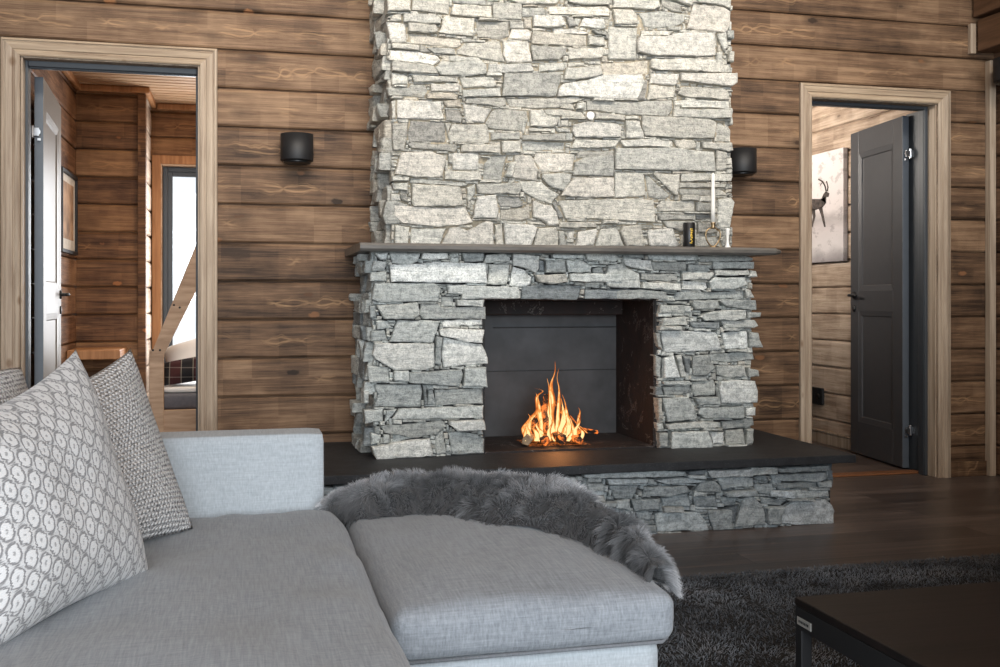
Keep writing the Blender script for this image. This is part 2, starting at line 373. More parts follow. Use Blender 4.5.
b = t.bsdf((.02,.015,.012), .9, t.bump(n, .6, .01)); b.inputs['Emission Color'].default_value = (1,.25,.04,1); t.put(b.inputs['Emission Strength'], t.math('MULTIPLY', e, .6)); M['ember'] = t.m
# pictures
t = NT('snow_photo_print'); co = t.coord(); s = t.n('ShaderNodeSeparateXYZ', ins={0: co})
n = t.noise(t.mapping(co, (1, 5, 9)), 1, 5, .6); z = t.math('ADD', s.outputs[2], t.math('MULTIPLY', t.math('SUBTRACT', n, .5), .16))
c = t.ramp(t.math('SUBTRACT', z, 1.2), [(.02, (.22,.20,.20)), (.10, (.36,.33,.33)), (.17, (.62,.58,.57)), (.28, (.56,.51,.50)), (.36, (.40,.36,.35)), (.42, (.66,.60,.58)), (.7, (.70,.65,.63))])
c = t.mix(t.ramp(t.noise(t.mapping(co, (1, 9, 14)), 1, 5, .7), [(.55, 0), (.62, .35)]), c, (.12,.10,.10))
t.bsdf(c, .7); M['snow_print'] = t.m
M['snow_print'].name = 'snow_photo_print'
M['deer'] = plain('reindeer_print', (.06,.045,.038), .8, 0, .7, 30)
M['art'] = plain('muted_art_print', (.38,.24,.15), .7, 0, .5, 7)
M['art_mat'] = plain('pale_art_mount', (.62,.57,.50), .8)
# ================================================================ stone masonry
TONE = {'w': (.66,.65,.63), 'l': (.53,.527,.505), 'm': (.375,.38,.37), 'd': (.23,.24,.245), 'b': (.49,.46,.42)}
def tile(ox, oy, sc, txt):
    out = []
    for ln in txt.strip().splitlines():
        for it in ln.split(';'):
            it = it.strip()
            if not it: continue
            k, *pts = it.split()
            P = [tuple(float(q) for q in p.split(',')) for p in pts]
            out.append((k, [(ox + x*10/sc, oy + y*10/sc) for x, y in P]))
    return out
S8 = 8.3333
UP = []
UP += tile(380, 0, S8, """
l 5,-3 25,-3 25,10 6,10; l 27,-3 58,-3 57,13 46,11 26,9; m 60,-3 89,-2 88,5 70,4 61,3; l 60,4 92,7 92,16 75,15 58,13; m 93,2 118,3 118,17 100,17 94,15
l 19,12 45,13 50,17 50,21 19,19; l 8,18 10,13 17,12 18,18; w 5,18 21,20 22,30 22,36 9,36 7,28; l 23,20 46,22 48,27 42,29 23,27; l 53,14 78,16 78,26 80,29 77,31 48,28 50,24
b 24,28 66,33 68,38 64,40 25,36; m 80,18 107,18 108,30 100,33 81,31; l 9,37 24,37 32,39 32,43 9,41; m 38,40 62,41 63,46 45,45; w 8,42 30,43 48,47 50,51 44,55 38,54 8,50
l 9,52 38,55 44,56 48,62 30,62 9,60; m 70,36 100,34 102,44 104,52 88,50 64,45 64,42; l 67,32 88,34 88,35.5 70,35; l 57,47 68,47 82,49 84,50 64,52 57,51; l 50,53 82,50 88,55 88,62 78,64 50,63 45,57
w 90,54 126,53 128,59 126,60 110,61 90,61; l 9,61 20,62 23,64 23,70.5 10,71; l 26,63 50,64 64,66 64,69 28,68.5; l 66,65 94,64 97,71 95,73 69,73; m 33,37 37,39 42,44 33,44; b 52,45 62,47 57,51 51,51""")
UP += tile(500, 0, S8, """
l -5,-3 51,-3 47,4 18,4; l 52,-3 92,-3 90,5 70,5 57,3; l 39,6 88,6 91,8 90,14 60,13 41,12; m 24,6 37,6 38,12 24,14; w 27,14 50,14 54,22 42,24 27,23; d 54,14 60,15 63,22 57,23
w 69,15 86,16 88,24 85,25 66,22; m 61,16 67,16 65,22 62,21; w 9,25 23,25 26,29 24,33 22,34 6,33; w 2,35 22,35 24,42 26,52 5,53 2,46; w 43,24 62,24 74,28 72,29 44,28; b 27,26 40,27 72,30 72,38 57,39 25,37
l 73,30 86,32 87,39 73,38; m 25,38 55,40 54,46 49,50 27,51; l 56,41 84,40 86,42 84,49 57,50; m 76,26 87,27 88,30 80,29; l 33,53 53,52 54,58 52,59 32,60; l 56,52 70,52 71,55 57,56; w 74,51 80,51 80,54 74,54
l 54,58 82,56 84,63 76,65.5 64,67 52,67; b 84,53 124,50 124,61 118,63 86,63; l 90,22 115,23 113,43 113,50 90,50; l 93,8 109,9 113,14 113,21 95,21; l 93,-3 130,-3 132,6 127,9 93,7; b 19,16 25,17 26,25 20,24""")
UP += tile(620, 0, S8, """
m 33,-2 50,4 52,11 44,10 34,5; w 60,4 85,6 92,10 91,20 88,28 78,27 55,24 58,14; l 62,-3 92,-3 91,8 85,5 64,3; l 34,-4 60,-4 58,6 52,4; m 15,11 33,9 53,12 54,18 48,22 28,24 20,22 18,16
w 15,31 36,31 44,29 60,27 78,29 78,47 62,48 24,47 14,44 13,36; l 17,26 45,26 40,30 17,30; l 80,29 87,27 89,40 86,43 83,38; m 79,44 85,44 85,54 80,53
l 25,50 58,49 80,52 90,56 90,61 30,59 24,57; w 66,50 80,50 80,52 68,52""")
UP += tile(620, 80, S8, """
w 50,-5 96,-5 96,3 92,6 72,4 50,1; w 25,-5 49,-5 47,3 45,5 24,3; d 20,-1 23,0 20,17 14,17; l 24,4 46,6 44,15 22,17; m 50,6 85,7 90,11 91,17 55,15 47,12; l 50,17 90,18 91,25 83,24 50,23
m -28,18 10,18 43,17 44,24 40,30 0,29 -8,27 -28,25; l 44,18 51,17 52,22 45,22; l 44,25 80,25 92,26 91,32 77,33 60,32 43,31; l 18,30 42,31 73,33 79,36 77,49 50,49 20,47 17,37
m 80,34 90,34 93,42 92,52 80,51 79,42; l 4,30 15,30 15,33 4,33; l 4,34 15,35 19,46 19,49 4,49; l -1,51 25,49 42,52 40,57 26,56 2,56; l 44,50 60,50 63,54 62,57 50,58 46,55
l 66,52 92,53 93,59 90,60 68,57; w 50,58 78,61 78,62 52,60""")
UP += tile(380, 80, S8, """
m 6,6 24,6 26,3 38,4 40,9 37,15 24,14 7,13; w 42,4 66,4 65,10 42,10; b 38,12 60,11 65,14 63,17 38,16; b 52,18 66,16 68,23 55,23; m 68,9 100,7 100,14 68,15; m 71,15 104,15 105,21 100,23 85,21 71,19
w 14,16 50,18 53,33 24,33 14,32; l 9,18 13,17 13,32 10,32; d 54,25 66,25 69,33 67,36 55,34; w 69,20 93,24 89,32 87,36 71,35; m 10,36 23,36 22,50 20,59 11,59 10,48
d 25,34 54,35 55,48 54,52 24,52 23,44; m 22,53 63,54 65,57 62,60 25,57; l 60,37 88,37 90,42 91,50 90,53 58,52 56,46; m 54,36 60,36 56,45""")
UP += tile(500, 80, S8, """
m 3,-5 50,-5 50,0 46,14 1,14; m 4,16 46,15 70,16 60,20 48,23 30,24 8,22; l 36,25 50,24 68,27 71,31 55,31 38,29; l 52,20 60,19 62,25 50,24; l 63,20 69,19 69,25 63,25
l 24,26 34,25 38,30 48,33 46,38 42,40 25,39; m 19,32 23,32 20,45 17,43; m 18,46 54,45 54,51 36,51 18,50; m 18,51 54,52 54,58 40,59 19,59; l 24,40 42,41 42,43 24,43; l 50,33 57,33 57,39 50,39
l 46,40 58,41 58,44 48,44; l 59,35 66,34 60,38; w 60,38 72,35 96,37 100,40 100,48 80,49 62,48 59,43; l 78,28 103,29.5 103,34 78,33; w 51,4 72,1 80,-4 118,-4 120,2 114,16 82,16 60,14 47,14 48,8
l 62,50 100,50 96,56 80,57 58,57; m 65,59 95,59 95,65 64,65; m -7,26 0,24 22,26 23,32 17,43 0,42 -11,40 -12,36; m -8,44 16,44 16,50 -8,50; l -33,54 0,54 0,61 -33,60; l 1,51 16,51 17,61 1,61""")
UP += tile(380, 160, S8, """
w 17,-6 40,-7 55,-3 54,5 50,15 32,15 12,12; w 60,-6 82,-6 82,8 74,9 60,8; m 87,3 93,-4 106,-5 104,3 101,17 86,17; l 54,9 83,10 84,17 70,18 53,16; l 9,14 24,15 23,18 9,18; m 25,15 70,19 73,21 70,22 25,19
l 9,20 23,19 23,26 11,25; m 16,28 22,28 23,36 18,34; l 26,20 66,23 69,38 60,39 28,39 26,36; m 80,20 116,19 118,24 115,29 81,28; l 72,23 79,20 79,28 76,33 73,35; w 11,38 30,39 68,40 71,39 74,46 77,52 70,54 50,56 18,53 12,47
m 5,34 14,34 24,38 12,40 18,53 5,54 2,47; w 80,31 96,29 98,44 96,49 77,49 78,42; l 12,54 24,56 23,72 12,72; w 57,57 64,56 68,61 88,51 93,52 94,72 50,72; l 26,57 55,57 49,72 25,72; l 95,54 101,53 103,72 96,72""")
UP += tile(500, 160, S8, """
w 12,-4 25,-4 31,8 30,18 10,15; l 3,14 8,2 12,2 9,15; w 30,-6 62,-5 60,9 48,10 34,9 28,0; l 35,12 48,11 59,12 58,18 52,26 40,22 34,15; m 62,2 70,-2 94,-4 94,14 60,13; l 15,18 34,18 40,24 49,29 45,33 43,37 30,33 18,26
d -2,30 16,31 19,38 15,40 0,39 -2,35; b 0,41 20,40 24,36 25,49 15,51 0,50; w 26,34 42,39 46,44 48,54 40,55 34,50 27,48; d 43,36 46,34 53,48 49,50; w 60,15 94,15 94,31 70,32 50,30 53,24
l 49,34 115,32 127,34 128,40 128,52 90,50 62,48 54,49; l 95,10 118,11 120,14 121,30 95,32; l 22,51 34,51 38,54 24,54; l 49,52 78,52 80,56 60,57 48,56; l 83,54 98,54 84,56
w 64,60 80,57 77,72 62,72; m 48,59 53,59 55,72 49,72; w 56,59 62,59 61,66 56,66; l 83,58 97,56 103,72 79,72; w 2,53 26,54 30,57 25,72 4,72; l 31,57 46,56 48,60 48,72 27,72; l 95,-9 140,-10 177,-6 178,10 140,9 95,8""")
UP += tile(620, 160, S8, """
m 79,-8 88,-6 88,9 79,9; l 1,55 16,54 19,72 4,72 -1,60; w 22,58 43,57 48,72 24,72; m 21,12 24,13 42,30 38,33 24,31 22,20; l 26,11 49,12 47,30 45,30; l 50,12 65,11 93,12 92,18 50,18; m 48,19 88,20 87,23 48,23
m 48,24 62,24 75,25 76,30 50,29; l 78,24 84,25 91,30 79,30; l 34,34 62,34 62,43 32,43 30,39; m 63,35 76,36 77,43 63,43; m 30,45 62,45 62,50 32,50; d 63,45 75,45 76,49 63,50; l 81,33 92,31 95,35 93,50 91,57 84,57 81,52
m 35,51 62,51 62,55 50,60 46,58 38,56; l 26,52 36,53 36,55 28,55; m 64,52 74,52 80,60 74,62 64,60; m 50,61 60,61 60,72 50,72; m 64,62 82,64 84,72 64,72; m 85,58 91,58 91,72 85,72""")
LOW = []
LOW += tile(480, 245, S8, """
l 5,8 20,7 25,11 24,14 3,15; w 27,7 49,9 48,20 46,24 37,19 27,17; l 7,16 24,16 22,33 5,33 7,22; w 27,18 36,20 43,27 42,33 34,35 24,34; l 52,7 58,8 58,11 51,10; l 60,8 86,8 86,11 75,12 60,11; m 54,13 70,13 71,23 54,23
d 49,12 53,14 53,22 49,22; l 71,13 85,13 92,18 91,23 73,23; b 45,25 70,24 72,31 60,33 48,31; l 73,24 118,24 117,31 86,31 74,30; l -15,34 0,34 31,35 32,44 28,45 -16,45; d 34,35 45,33 84,34 82,44 80,46 34,45; d 87,37 128,37 128,45 87,45; l 88,33 100,33 99,36 88,35""")
LOW += tile(580, 245, S8, """
l 4,7 30,7 33,11 30,14 6,13; w 34,12 57,13 59,22 46,20 35,17; m 36,7 54,8 54,11 36,11; l 56,8 98,8 97,13 80,13 57,12; l 23,17 34,15 38,20 48,24 49,36 30,36 22,35 19,28; m 10,20 18,18 20,24 10,24; m 58,14 88,14 88,22 60,21
m 49,23 66,24 80,24 81,30 62,30 50,29; l 51,31 82,32 83,38 60,37 50,36; m 30,38 50,37 71,39 72,45 30,45""")
LOW += tile(650, 245, S8, """
m 42,9 80,9 86,11 86,13 60,14 41,14; m 32,16 47,17 50,22 31,22; m 52,14 86,14 86,20 52,20; l 52,21 80,21 81,25 62,26 52,25; l 82,21 87,22 88,27 80,27; l 25,23 50,23 52,24 48,29 26,29; w 27,30 47,31 48,36 44,38 26,37
l 52,27 78,27 79,33 70,37 50,37 48,31; l 79,28 82,29 82,35 79,34; m 22,39 55,39 77,38 78,44 60,45 20,46; l 78,36 83,37 86,44 80,44; m 34,46 55,46 57,53 37,54 33,48; m 58,45 86,46 87,54 80,54 62,51 56,47
m 8,47 32,47 31,49 16,49; m 8,50 26,50 28,57 7,57; l 26,50 33,51 33,56 27,56; l 42,57 60,54 78,54 78,61 68,63 44,63 40,60; m 79,56 91,56 90,60 80,61""")
LOW += tile(645, 310, S8, """
l 14,7 32,5 34,13 12,13; d 36,10 59,10 59,15 40,15; l 62,9 90,8 94,13 90,15 65,15; w 13,17 34,17 58,18 61,24 63,33 40,35 15,35; w 64,19 84,17 85,32 66,33; m 86,18 93,19 97,31 86,31; m 9,19 12,19 14,34 10,30
w 15,40 23,38 28,56 15,57; l 25,38 29,37 33,56 29,56; d 31,38 37,38 36,52 33,52; m 39,38 52,37 54,43 58,48 50,55 38,55; m 53,37 80,35 90,36 91,41 70,44 54,42; l 58,46 82,46 84,55 70,57 60,54; m 84,48 93,50 94,55 85,56; m 9,37 14,40 13,57 9,55""")
LOW += tile(645, 370, S8, """
l 13,9 36,9 38,12 15,12; m 15,14 37,13 40,18 30,21 17,21; m 40,10 58,8 60,13 59,21 42,22 39,16; m 40,23 60,22 62,28 43,29; w 62,9 75,8 90,9 93,17 92,27 70,28 62,27 60,16; l 13,23 34,22 40,32 41,41 18,43 15,33
m 45,31 80,30 82,33 81,40 48,40 43,36; w 83,32 91,31 91,38 84,38; l 16,45 45,42 59,43 59,47 45,48 18,49; l 9,44 15,44 16,51 10,51; m 64,43 90,40 91,46 85,48 64,49; l 20,51 50,50 54,60 54,64 20,65; m 10,52 18,52 18,64 11,64
w 54,51 65,51 64,61 56,61; m 67,50 82,49 83,62 67,62; m 84,49 90,49 89,61 84,62; d 9,14 14,14 16,21 9,21; b 9,23 12,23 14,41 10,41""")
LOW += tile(350, 250, 6.6667, """
w 16,2 25,2 24,7 20,7; l 26,2 47,2 45,8 40,10 28,9; w 48,2 65,2 65,6 52,7 47,6; l 66,2 72,2 73,5 67,5; m 74,2 89,2 88,8 76,8; w 16,7 25,8 23,13 14,13; m 13,15 24,14 24,21 13,21; w 26,10 48,9 50,8 90,9 90,22 60,22 27,21
m 16,22 56,22 60,26 58,34 20,35 14,33; m 60,25 63,27 60,30; l 64,23 77,23 76,30 65,29; m 61,31 69,31 69,38 60,38; l 70,33 89,33 88,38 71,37; l 17,37 45,35 46,43 42,46 22,46; m 13,37 16,37 18,45 13,46; m 47,36 58,36 58,38 90,38 90,46 48,46 46,42
l 17,47 25,47 27,52 18,53; m 14,54 23,53 25,60 14,61; l 31,47 60,47 55,62 26,61; w 62,47 88,46 88,50 62,51; w 59,53 64,52 89,53 88,62 75,61 60,57; w 62,58 88,63 92,72 92,76 62,78 61,68; m 57,57 61,58 60,77 56,76; w 16,62 56,62 56,78 50,80 29,80 17,73 15,70""")
LOW += tile(350, 350, 5.8, """
m 10,9 22,10 23,19 11,19; l 25,12 34,12 34,18 25,18; m 34,13 64,11 65,14 63,21 48,20 34,19; l 66,10 78,10 79,21 65,21; m 14,20 41,20 42,24 41,33 14,33 16,26; l 8,24 11,24 11,31 8,31; d 42,20 44,20 45,32 43,32; m 45,23 48,23 50,32 45,32
m 49,23 77,22 77,31 50,32; l 8,35 19,34 19,41 9,43; m 21,35 27,34 22,41 20,42; l 28,34 77,32 77,39 45,40 24,40; w 57,41 77,40 78,46 62,47 57,43; m 17,44 54,41 56,44 50,49 37,51 20,48; l 12,48 18,49 17,54 12,55; l 19,49 23,49 23,54 19,54
m 25,49 48,49 33,52 25,54; w 12,56 34,52 46,51 48,61 22,63 15,63; m 49,50 54,46 56,60 50,61; m 57,48 62,47 74,49 78,52 78,60 59,61""")
BASE = []
BASE += tile(580, 460, 7.1429, """
l 1,10 30,8 60,7 75,8 76,11 50,12 2,12; d 76,8 88,6 88,10 77,10; l 18,13 48,13 47,16 20,17; m 20,18 43,18 38,28 25,28; l 52,14 70,12 90,14 84,16 60,17; m 45,19 75,18 78,22 62,26 44,25; l 25,29 35,28 36,36 25,34
m 36,28 56,27 56,35 38,36; m 58,27 77,24 79,33 59,33; l 40,37 52,37 50,43 42,42; l 53,38 60,37 85,37 90,44 92,50 55,51 54,44; m 80,26 96,25 98,33 82,33; m 90,35 108,35 108,49 95,50 93,45; w 90,7 122,6 122,11 92,12; m 86,15 95,14 99,18 100,23 80,22""")
BASE += tile(710, 455, 7.1429, """
l 4,16 24,15 30,16 30,22 8,24; l 27,8 46,8 46,13 28,14; m 46,9 84,7 85,11 58,12 48,12; m 31,16 40,14 42,19 33,18; m 42,14 82,12 83,17 76,19 44,18; l 9,26 30,24 32,28 10,29; m 8,30 20,30 18,36 10,37; l 31,21 44,20 46,24 44,28 36,28 32,25
m 46,20 75,19 76,23 48,24; l 76,19 86,18 86,23 77,23; w 42,25 60,25 60,31 43,29; l 60,25 84,25 85,29 66,31 61,31; m 36,30 56,32 50,36 37,35; l 23,31 28,28 36,35 38,40 38,49 17,51 20,38; d 11,38 19,36 17,48 12,48
l 39,37 52,36 50,40 48,49 40,49; w 53,37 60,33 82,31 87,36 89,40 88,49 60,50 49,48 50,41""")

def pin(poly, x, y):
    c = False; n = len(poly)
    for i in range(n):
        x0, y0 = poly[i]; x1, y1 = poly[i-1]
        if (y0 > y) != (y1 > y) and x < (x1-x0)*(y-y0)/(y1-y0)+x0: c = not c
    return c
def fill_gaps(stones, inside, x0, x1, y0, y1, rng, maxw=40, maxh=11):
    W = int(x1-x0); H = int(y1-y0)
    free = [[inside(x0+i+.5, y0+j+.5) for i in range(W)] for j in range(H)]
    for k, p in stones:
        xs = [q[0] for q in p]; ys = [q[1] for q in p]
        for j in range(max(0, int(min(ys)-y0)-1), min(H, int(max(ys)-y0)+2)):
            for i in range(max(0, int(min(xs)-x0)-1), min(W, int(max(xs)-x0)+2)):
                if free[j][i] and pin(p, x0+i+.5, y0+j+.5): free[j][i] = False
    out = []
    for j in range(H):
        for i in range(W):
            if not free[j][i]: continue
            mw = rng.randint(10, maxw); mh = rng.randint(4, maxh)
            w = 1
            while i+w < W and free[j][i+w] and w < mw: w += 1
            h = 1
            while j+h < H and h < mh and all(free[j+h][i+q] for q in range(w)): h += 1
            if w < 3 or h < 2:
                free[j][i] = False; continue
            for b in range(h):
                for a in range(w): free[j+b][i+a] = False
            s = rng.uniform(-1, 1)*min(2, w*.1)
            out.append((rng.choice('lllmb' if h < 4 else 'lllmb'), [(x0+i+s, y0+j), (x0+i+w, y0+j+rng.uniform(0, .6)), (x0+i+w-s, y0+j+h), (x0+i, y0+j+h-rng.uniform(0, .6))]))
    return out
class Masonry:
    def __init__(s): s.v = []; s.f = []; s.c = []
    def stone(s, poly, P, h, tone, rng, depth=.07, gap=.0004, tilt=.03, rough=.0035):
        """poly: 2D outline in metres (a,b); P(a,b,h)->3D with h outward"""
        n0 = len(poly)
        cx = sum(p[0] for p in poly)/n0; cy = sum(p[1] for p in poly)/n0
        pts = []
        for i in range(n0):
            a = Vector(poly[i]); b = Vector(poly[(i+1) % n0]); L = (b-a).length
            m = max(1, int(L/.016))
            for k in range(m): pts.append(a + (b-a)*(k/m))
        n = len(pts); sx = rng.uniform(0, 99)
        def shrink(d):
            r = []
            for p in pts:
                v = Vector((cx, cy)) - p; L = v.length
                # move mostly perpendicular to the near side
                r.append(p + v*min(.45, d/max(L*.55, .004)))
            return r
        jit = [Vector((noise.noise(Vector((p.x*38+sx, p.y*38, 1))), noise.noise(Vector((p.x*38+sx, p.y*38, 7)))))*.0042 for p in pts]
        tx, ty = rng.uniform(-tilt, tilt), rng.uniform(-tilt, tilt)
        base = len(s.v); col = TONE[tone]
        q = rng.uniform(.86, 1.12); warm = rng.uniform(-.02, .02)
        col = (col[0]*q*(1+warm), col[1]*q, col[2]*q*(1-warm))
        layered = tone in 'md'
        def H(p, k):
            z = h + (p.x-cx)*tx + (p.y-cy)*ty
            z += rough*k*noise.fractal(Vector((p.x*14+sx, p.y*(45 if layered else 18), 3)), .8, 2.2, 2)
            z += rough*2.2*k*noise.noise(Vector((p.x*7+sx, p.y*9, 5)))
            return z
        rings = []
        o = shrink(gap)
        rings.append([P(p.x+j.x, p.y+j.y, -depth) for p, j in zip(o, jit)])
        rings.append([P(p.x+j.x, p.y+j.y, H(p, 1)-.006) for p, j in zip(o, jit)])
        i1 = shrink(gap+.0028)
        rings.append([P(p.x+j.x*.7, p.y+j.y*.7, H(p, 1)-.001) for p, j in zip(i1, jit)])
        C = Vector((cx, cy))
        for sc in (.84, .66, .46, .24):
            rr = [C + (p-C)*sc for p in i1]
            rings.append([P(p.x, p.y, H(p, 1.0*sc)) for p in rr])
        for r in rings: s.v += r
        s.v.append(P(cx, cy, H(C, .25)))
        s.c += [col]*(n*len(rings)+1)
        for k in range(len(rings)-1):
            for i in range(n):
                j = (i+1) % n
                s.f.append((base+k*n+i, base+k*n+j, base+(k+1)*n+j, base+(k+1)*n+i))
        L = base+(len(rings)-1)*n; c = base+len(rings)*n
        for i in range(n): s.f.append((L+i, L+(i+1) % n, c))
    def front(s, stones, Y, rng, hmin=.0, hmax=.028, small=.014, **kw):
        for tone, poly in stones:
            w = [on_y(u, v, Y) for u, v in poly]
            xs = [p[0] for p in w]; zs = [p[1] for p in w]
            area = (max(xs)-min(xs))*(max(zs)-min(zs))
            h = rng.uniform(hmin, hmax) + (.006 if tone in 'wl' else -.004)
            if area < .0012: h = rng.uniform(-.006, small)
            s.stone(w, lambda a, b, hh: (a, Y-hh, b), h, tone, rng, **kw)
    def courses(s, a0, a1, b0, b1, P, rng, hmax=.05, tones='llmmmmd', hr=(.028,.085), wr=(.07,.26), depth=.09):
        b = b0
        while b < b1-.004:
            hh = min(rng.uniform(*hr), b1-b)
            if b1-b-hh < .02: hh = b1-b
            a = a0
            while a < a1-.004:
                ww = min(rng.uniform(*wr), a1-a)
                if a1-a-ww < .04: ww = a1-a
                k = rng.uniform(-.006, .006); k2 = rng.uniform(-.006, .006)
                s.stone([(a, b+k), (a+ww, b-k2*.5), (a+ww+k, b+hh-.001), (a+k2, b+hh+k*.3)], P, rng.uniform(-.005, hmax), rng.choice(tones), rng, depth=depth, tilt=.12, rough=.007)
                a += ww
            b += hh
    def build(s, name, mat, parent):
        o = mesh_from(name, s.v, s.f, mat, parent)
        me = o.data
        bm = bmesh.new(); bm.from_mesh(me); bmesh.ops.recalc_face_normals(bm, faces=bm.faces[:]); bm.to_mesh(me); bm.free()
        set_pt_colors(o, s.c)
        return o
# ---------------------------------------------------------------- the fireplace
WALL_Y = 5.12
YU, YL, YB = 4.615, 4.55, 4.19
rng = random.Random(11)
LOW_TONE = dict(TONE)
TONE.update({'w': (.61,.60,.575), 'l': (.53,.525,.495), 'm': (.425,.425,.405), 'd': (.335,.335,.325), 'b': (.49,.465,.42)})
fire = empty('stone_fireplace', (1.47, 4.6, 0), 'tall grey ledge-stone fireplace with slate mantel and raised slate hearth against the log wall', 'fireplace')
def keep(o):  # parent without moving
    o.parent = fire; o.matrix_parent_inverse = Matrix.Translation(-Vector(fire.location)); return o
XU0, XU1 = .645, 2.285
XL0, XL1 = .560, 2.375
OX0, OX1, OZT, SLABT = 1.068, 1.882, 1.0, .31
XB0, XB1 = .335, 2.60
TOP = 3.28
# upper chimney: traced front up to the picture's top edge, courses above it
m = Masonry()
UF = fill_gaps(UP, lambda x, y: (391 if y > 60 else 387) <= x <= 732, 380, 736, -2, 246, rng)
m.front(UP+UF, YU, rng)
ztop = on_y(560, -3, YU)[1]
m.courses(XU0, XU1, ztop+.02, TOP, lambda a, b, h: (a, YU-h, b), rng, hmax=.03, tones='wllllm', hr=(.04,.10), wr=(.12,.34))
m.courses(YU+.02, WALL_Y, 1.24, TOP, lambda a, b, h: (XU0+.015-h, a, b), rng, hmax=.06, tones='lmmmb', wr=(.05,.20), hr=(.03,.09))
m.courses(YU+.02, WALL_Y, 1.24, TOP, lambda a, b, h: (XU1-.015+h, a, b), rng, hmax=.03, tones='lmmmb')
ch = keep(m.build('chimney_breast', M['stone_up'], None))
keep(box('chimney_mortar', XU0+.02, XU1-.02, YU+.006, WALL_Y+.0, 1.24, TOP-.01, M['mortar_up'], bev=0))
# lower surround, around the opening
TONE.update(LOW_TONE)
m = Masonry()
def in_low(x, y):
    if not (371+(y-250)*.02 <= x <= 752 and 250 <= y <= 460): return False
    if 483 < x < 658 and y > 298: return False
    lim = 459 - (x-375)*.035
    return y < lim
LF = fill_gaps(LOW, in_low, 360, 758, 250, 462, rng, maxw=26, maxh=8)
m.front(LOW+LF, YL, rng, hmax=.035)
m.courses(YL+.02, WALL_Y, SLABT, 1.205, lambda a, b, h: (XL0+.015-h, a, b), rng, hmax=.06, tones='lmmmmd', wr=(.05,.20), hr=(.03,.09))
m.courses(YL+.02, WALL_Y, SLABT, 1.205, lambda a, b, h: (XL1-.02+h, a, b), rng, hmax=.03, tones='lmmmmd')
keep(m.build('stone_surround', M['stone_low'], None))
bm = bmesh.new()
bm_box(bm, XL0+.02, OX0-.004, YL+.013, WALL_Y, SLABT, 1.205); bm_box(bm, OX1+.004, XL1-.02, YL+.02, WALL_Y, SLABT, 1.205)
bm_box(bm, OX0-.004, OX1+.004, YL+.02, WALL_Y, OZT+.004, 1.205)
keep(from_bm('surround_mortar', bm, M['mortar_low']))
# hearth plinth
m = Masonry()
def in_base(x, y):
    if not (322 <= x <= 829): return False
    return (487-(x-323)*.0415) < y < (537-(x-600)*.052)
BF = fill_gaps(BASE, in_base, 320, 834, 466, 556, rng, maxw=40, maxh=9)
m.front(BASE+BF, YB, rng, hmax=.04)
m.courses(YB+.02, WALL_Y, 0, .272, lambda a, b, h: (XB1-.02+h, a, b), rng, hmax=.03, tones='lmmmd')
m.courses(YB+.02, WALL_Y, 0, .272, lambda a, b, h: (XB0+.02-h, a, b), rng, hmax=.03, tones='lmmmd')
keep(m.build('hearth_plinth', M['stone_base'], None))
keep(box('plinth_mortar', XB0+.02, XB1-.02, YB+.02, WALL_Y, 0, .272, M['mortar_low'], bev=0))
keep(box('hearth_slab', .305, 2.668, 4.14, WALL_Y, .274, .31, M['slate'], bev=.003))
# mantel shelf, with a slightly bellied front edge
bm = bmesh.new()
prof = [(5.12,.0),(4.462,.0),(4.452,.010),(4.45,.024),(4.458,.035),(5.12,.035)]
xs = [.495,.60,1.2,1.8,2.35,2.45,2.475,2.49]; 
rings = []
for i, x in enumerate(xs):
    t = max(0, (x-2.44)/.05); 
    rings.append([bm.verts.new((x, y + (.035*t if y < 5 else 0) , 1.210 + z*(1-.55*t) + .010*t)) for y, z in prof])
for a, b in zip(rings, rings[1:]):
    for i in range(len(prof)):
        j = (i+1) % len(prof); bm.faces.new((a[i], a[j], b[j], b[i]))
bm.faces.new(rings[0]); bm.faces.new(rings[-1][::-1]); bmesh.ops.recalc_face_normals(bm, faces=bm.faces[:])
keep(from_bm('mantel_shelf', bm, M['mantel']))
# firebox
YF = 5.08
fb = box('fireback', OX0, OX1, YF, YF+.035, SLABT+.004, OZT+.02, M['steel_back'], bev=.002); keep(fb)
bm = bmesh.new()
bm_box(bm, OX0+.16, OX1-.004, YF-.012, YF-.002, .86, .865, .001); bm_box(bm, OX0+.0, OX1, YF-.006, YF-.001, .642, .645, .0005)
keep(from_bm('fireback_seam', bm, M['black']))
keep(box('firebox_side', OX1-.002, OX1+.03, YL+.03, YF+.03, SLABT, OZT+.02, M['soot'], bev=.003))
keep(box('firebox_side', OX0-.03, OX0+.002, YL+.03, YF+.03, SLABT, OZT+.02, M['soot'], bev=.003))
keep(box('firebox_ceiling', OX0-.03, OX1+.03, YL+.03, YF+.03, OZT-.002, OZT+.03, M['soot'], bev=.003))
keep(box('smoke_shelf', OX0+.002, OX1-.002, YF-.10, YF, OZT-.075, OZT-.002, M['soot'], bev=.006))
keep(box('firebox_floor', OX0-.02, OX1+.02, YL+.02, YF, SLABT-.002, SLABT+.008, M['soot'], bev=.002))
keep(lathe('round_cap', [(.0005,-.004),(.017,-.004),(.019,-.001),(.019,.006),(.0005,.006)], (on_y(588,117,YU)[0], YU-.038, on_y(588,117,YU)[1]), M['white'], axis='y', n=24))
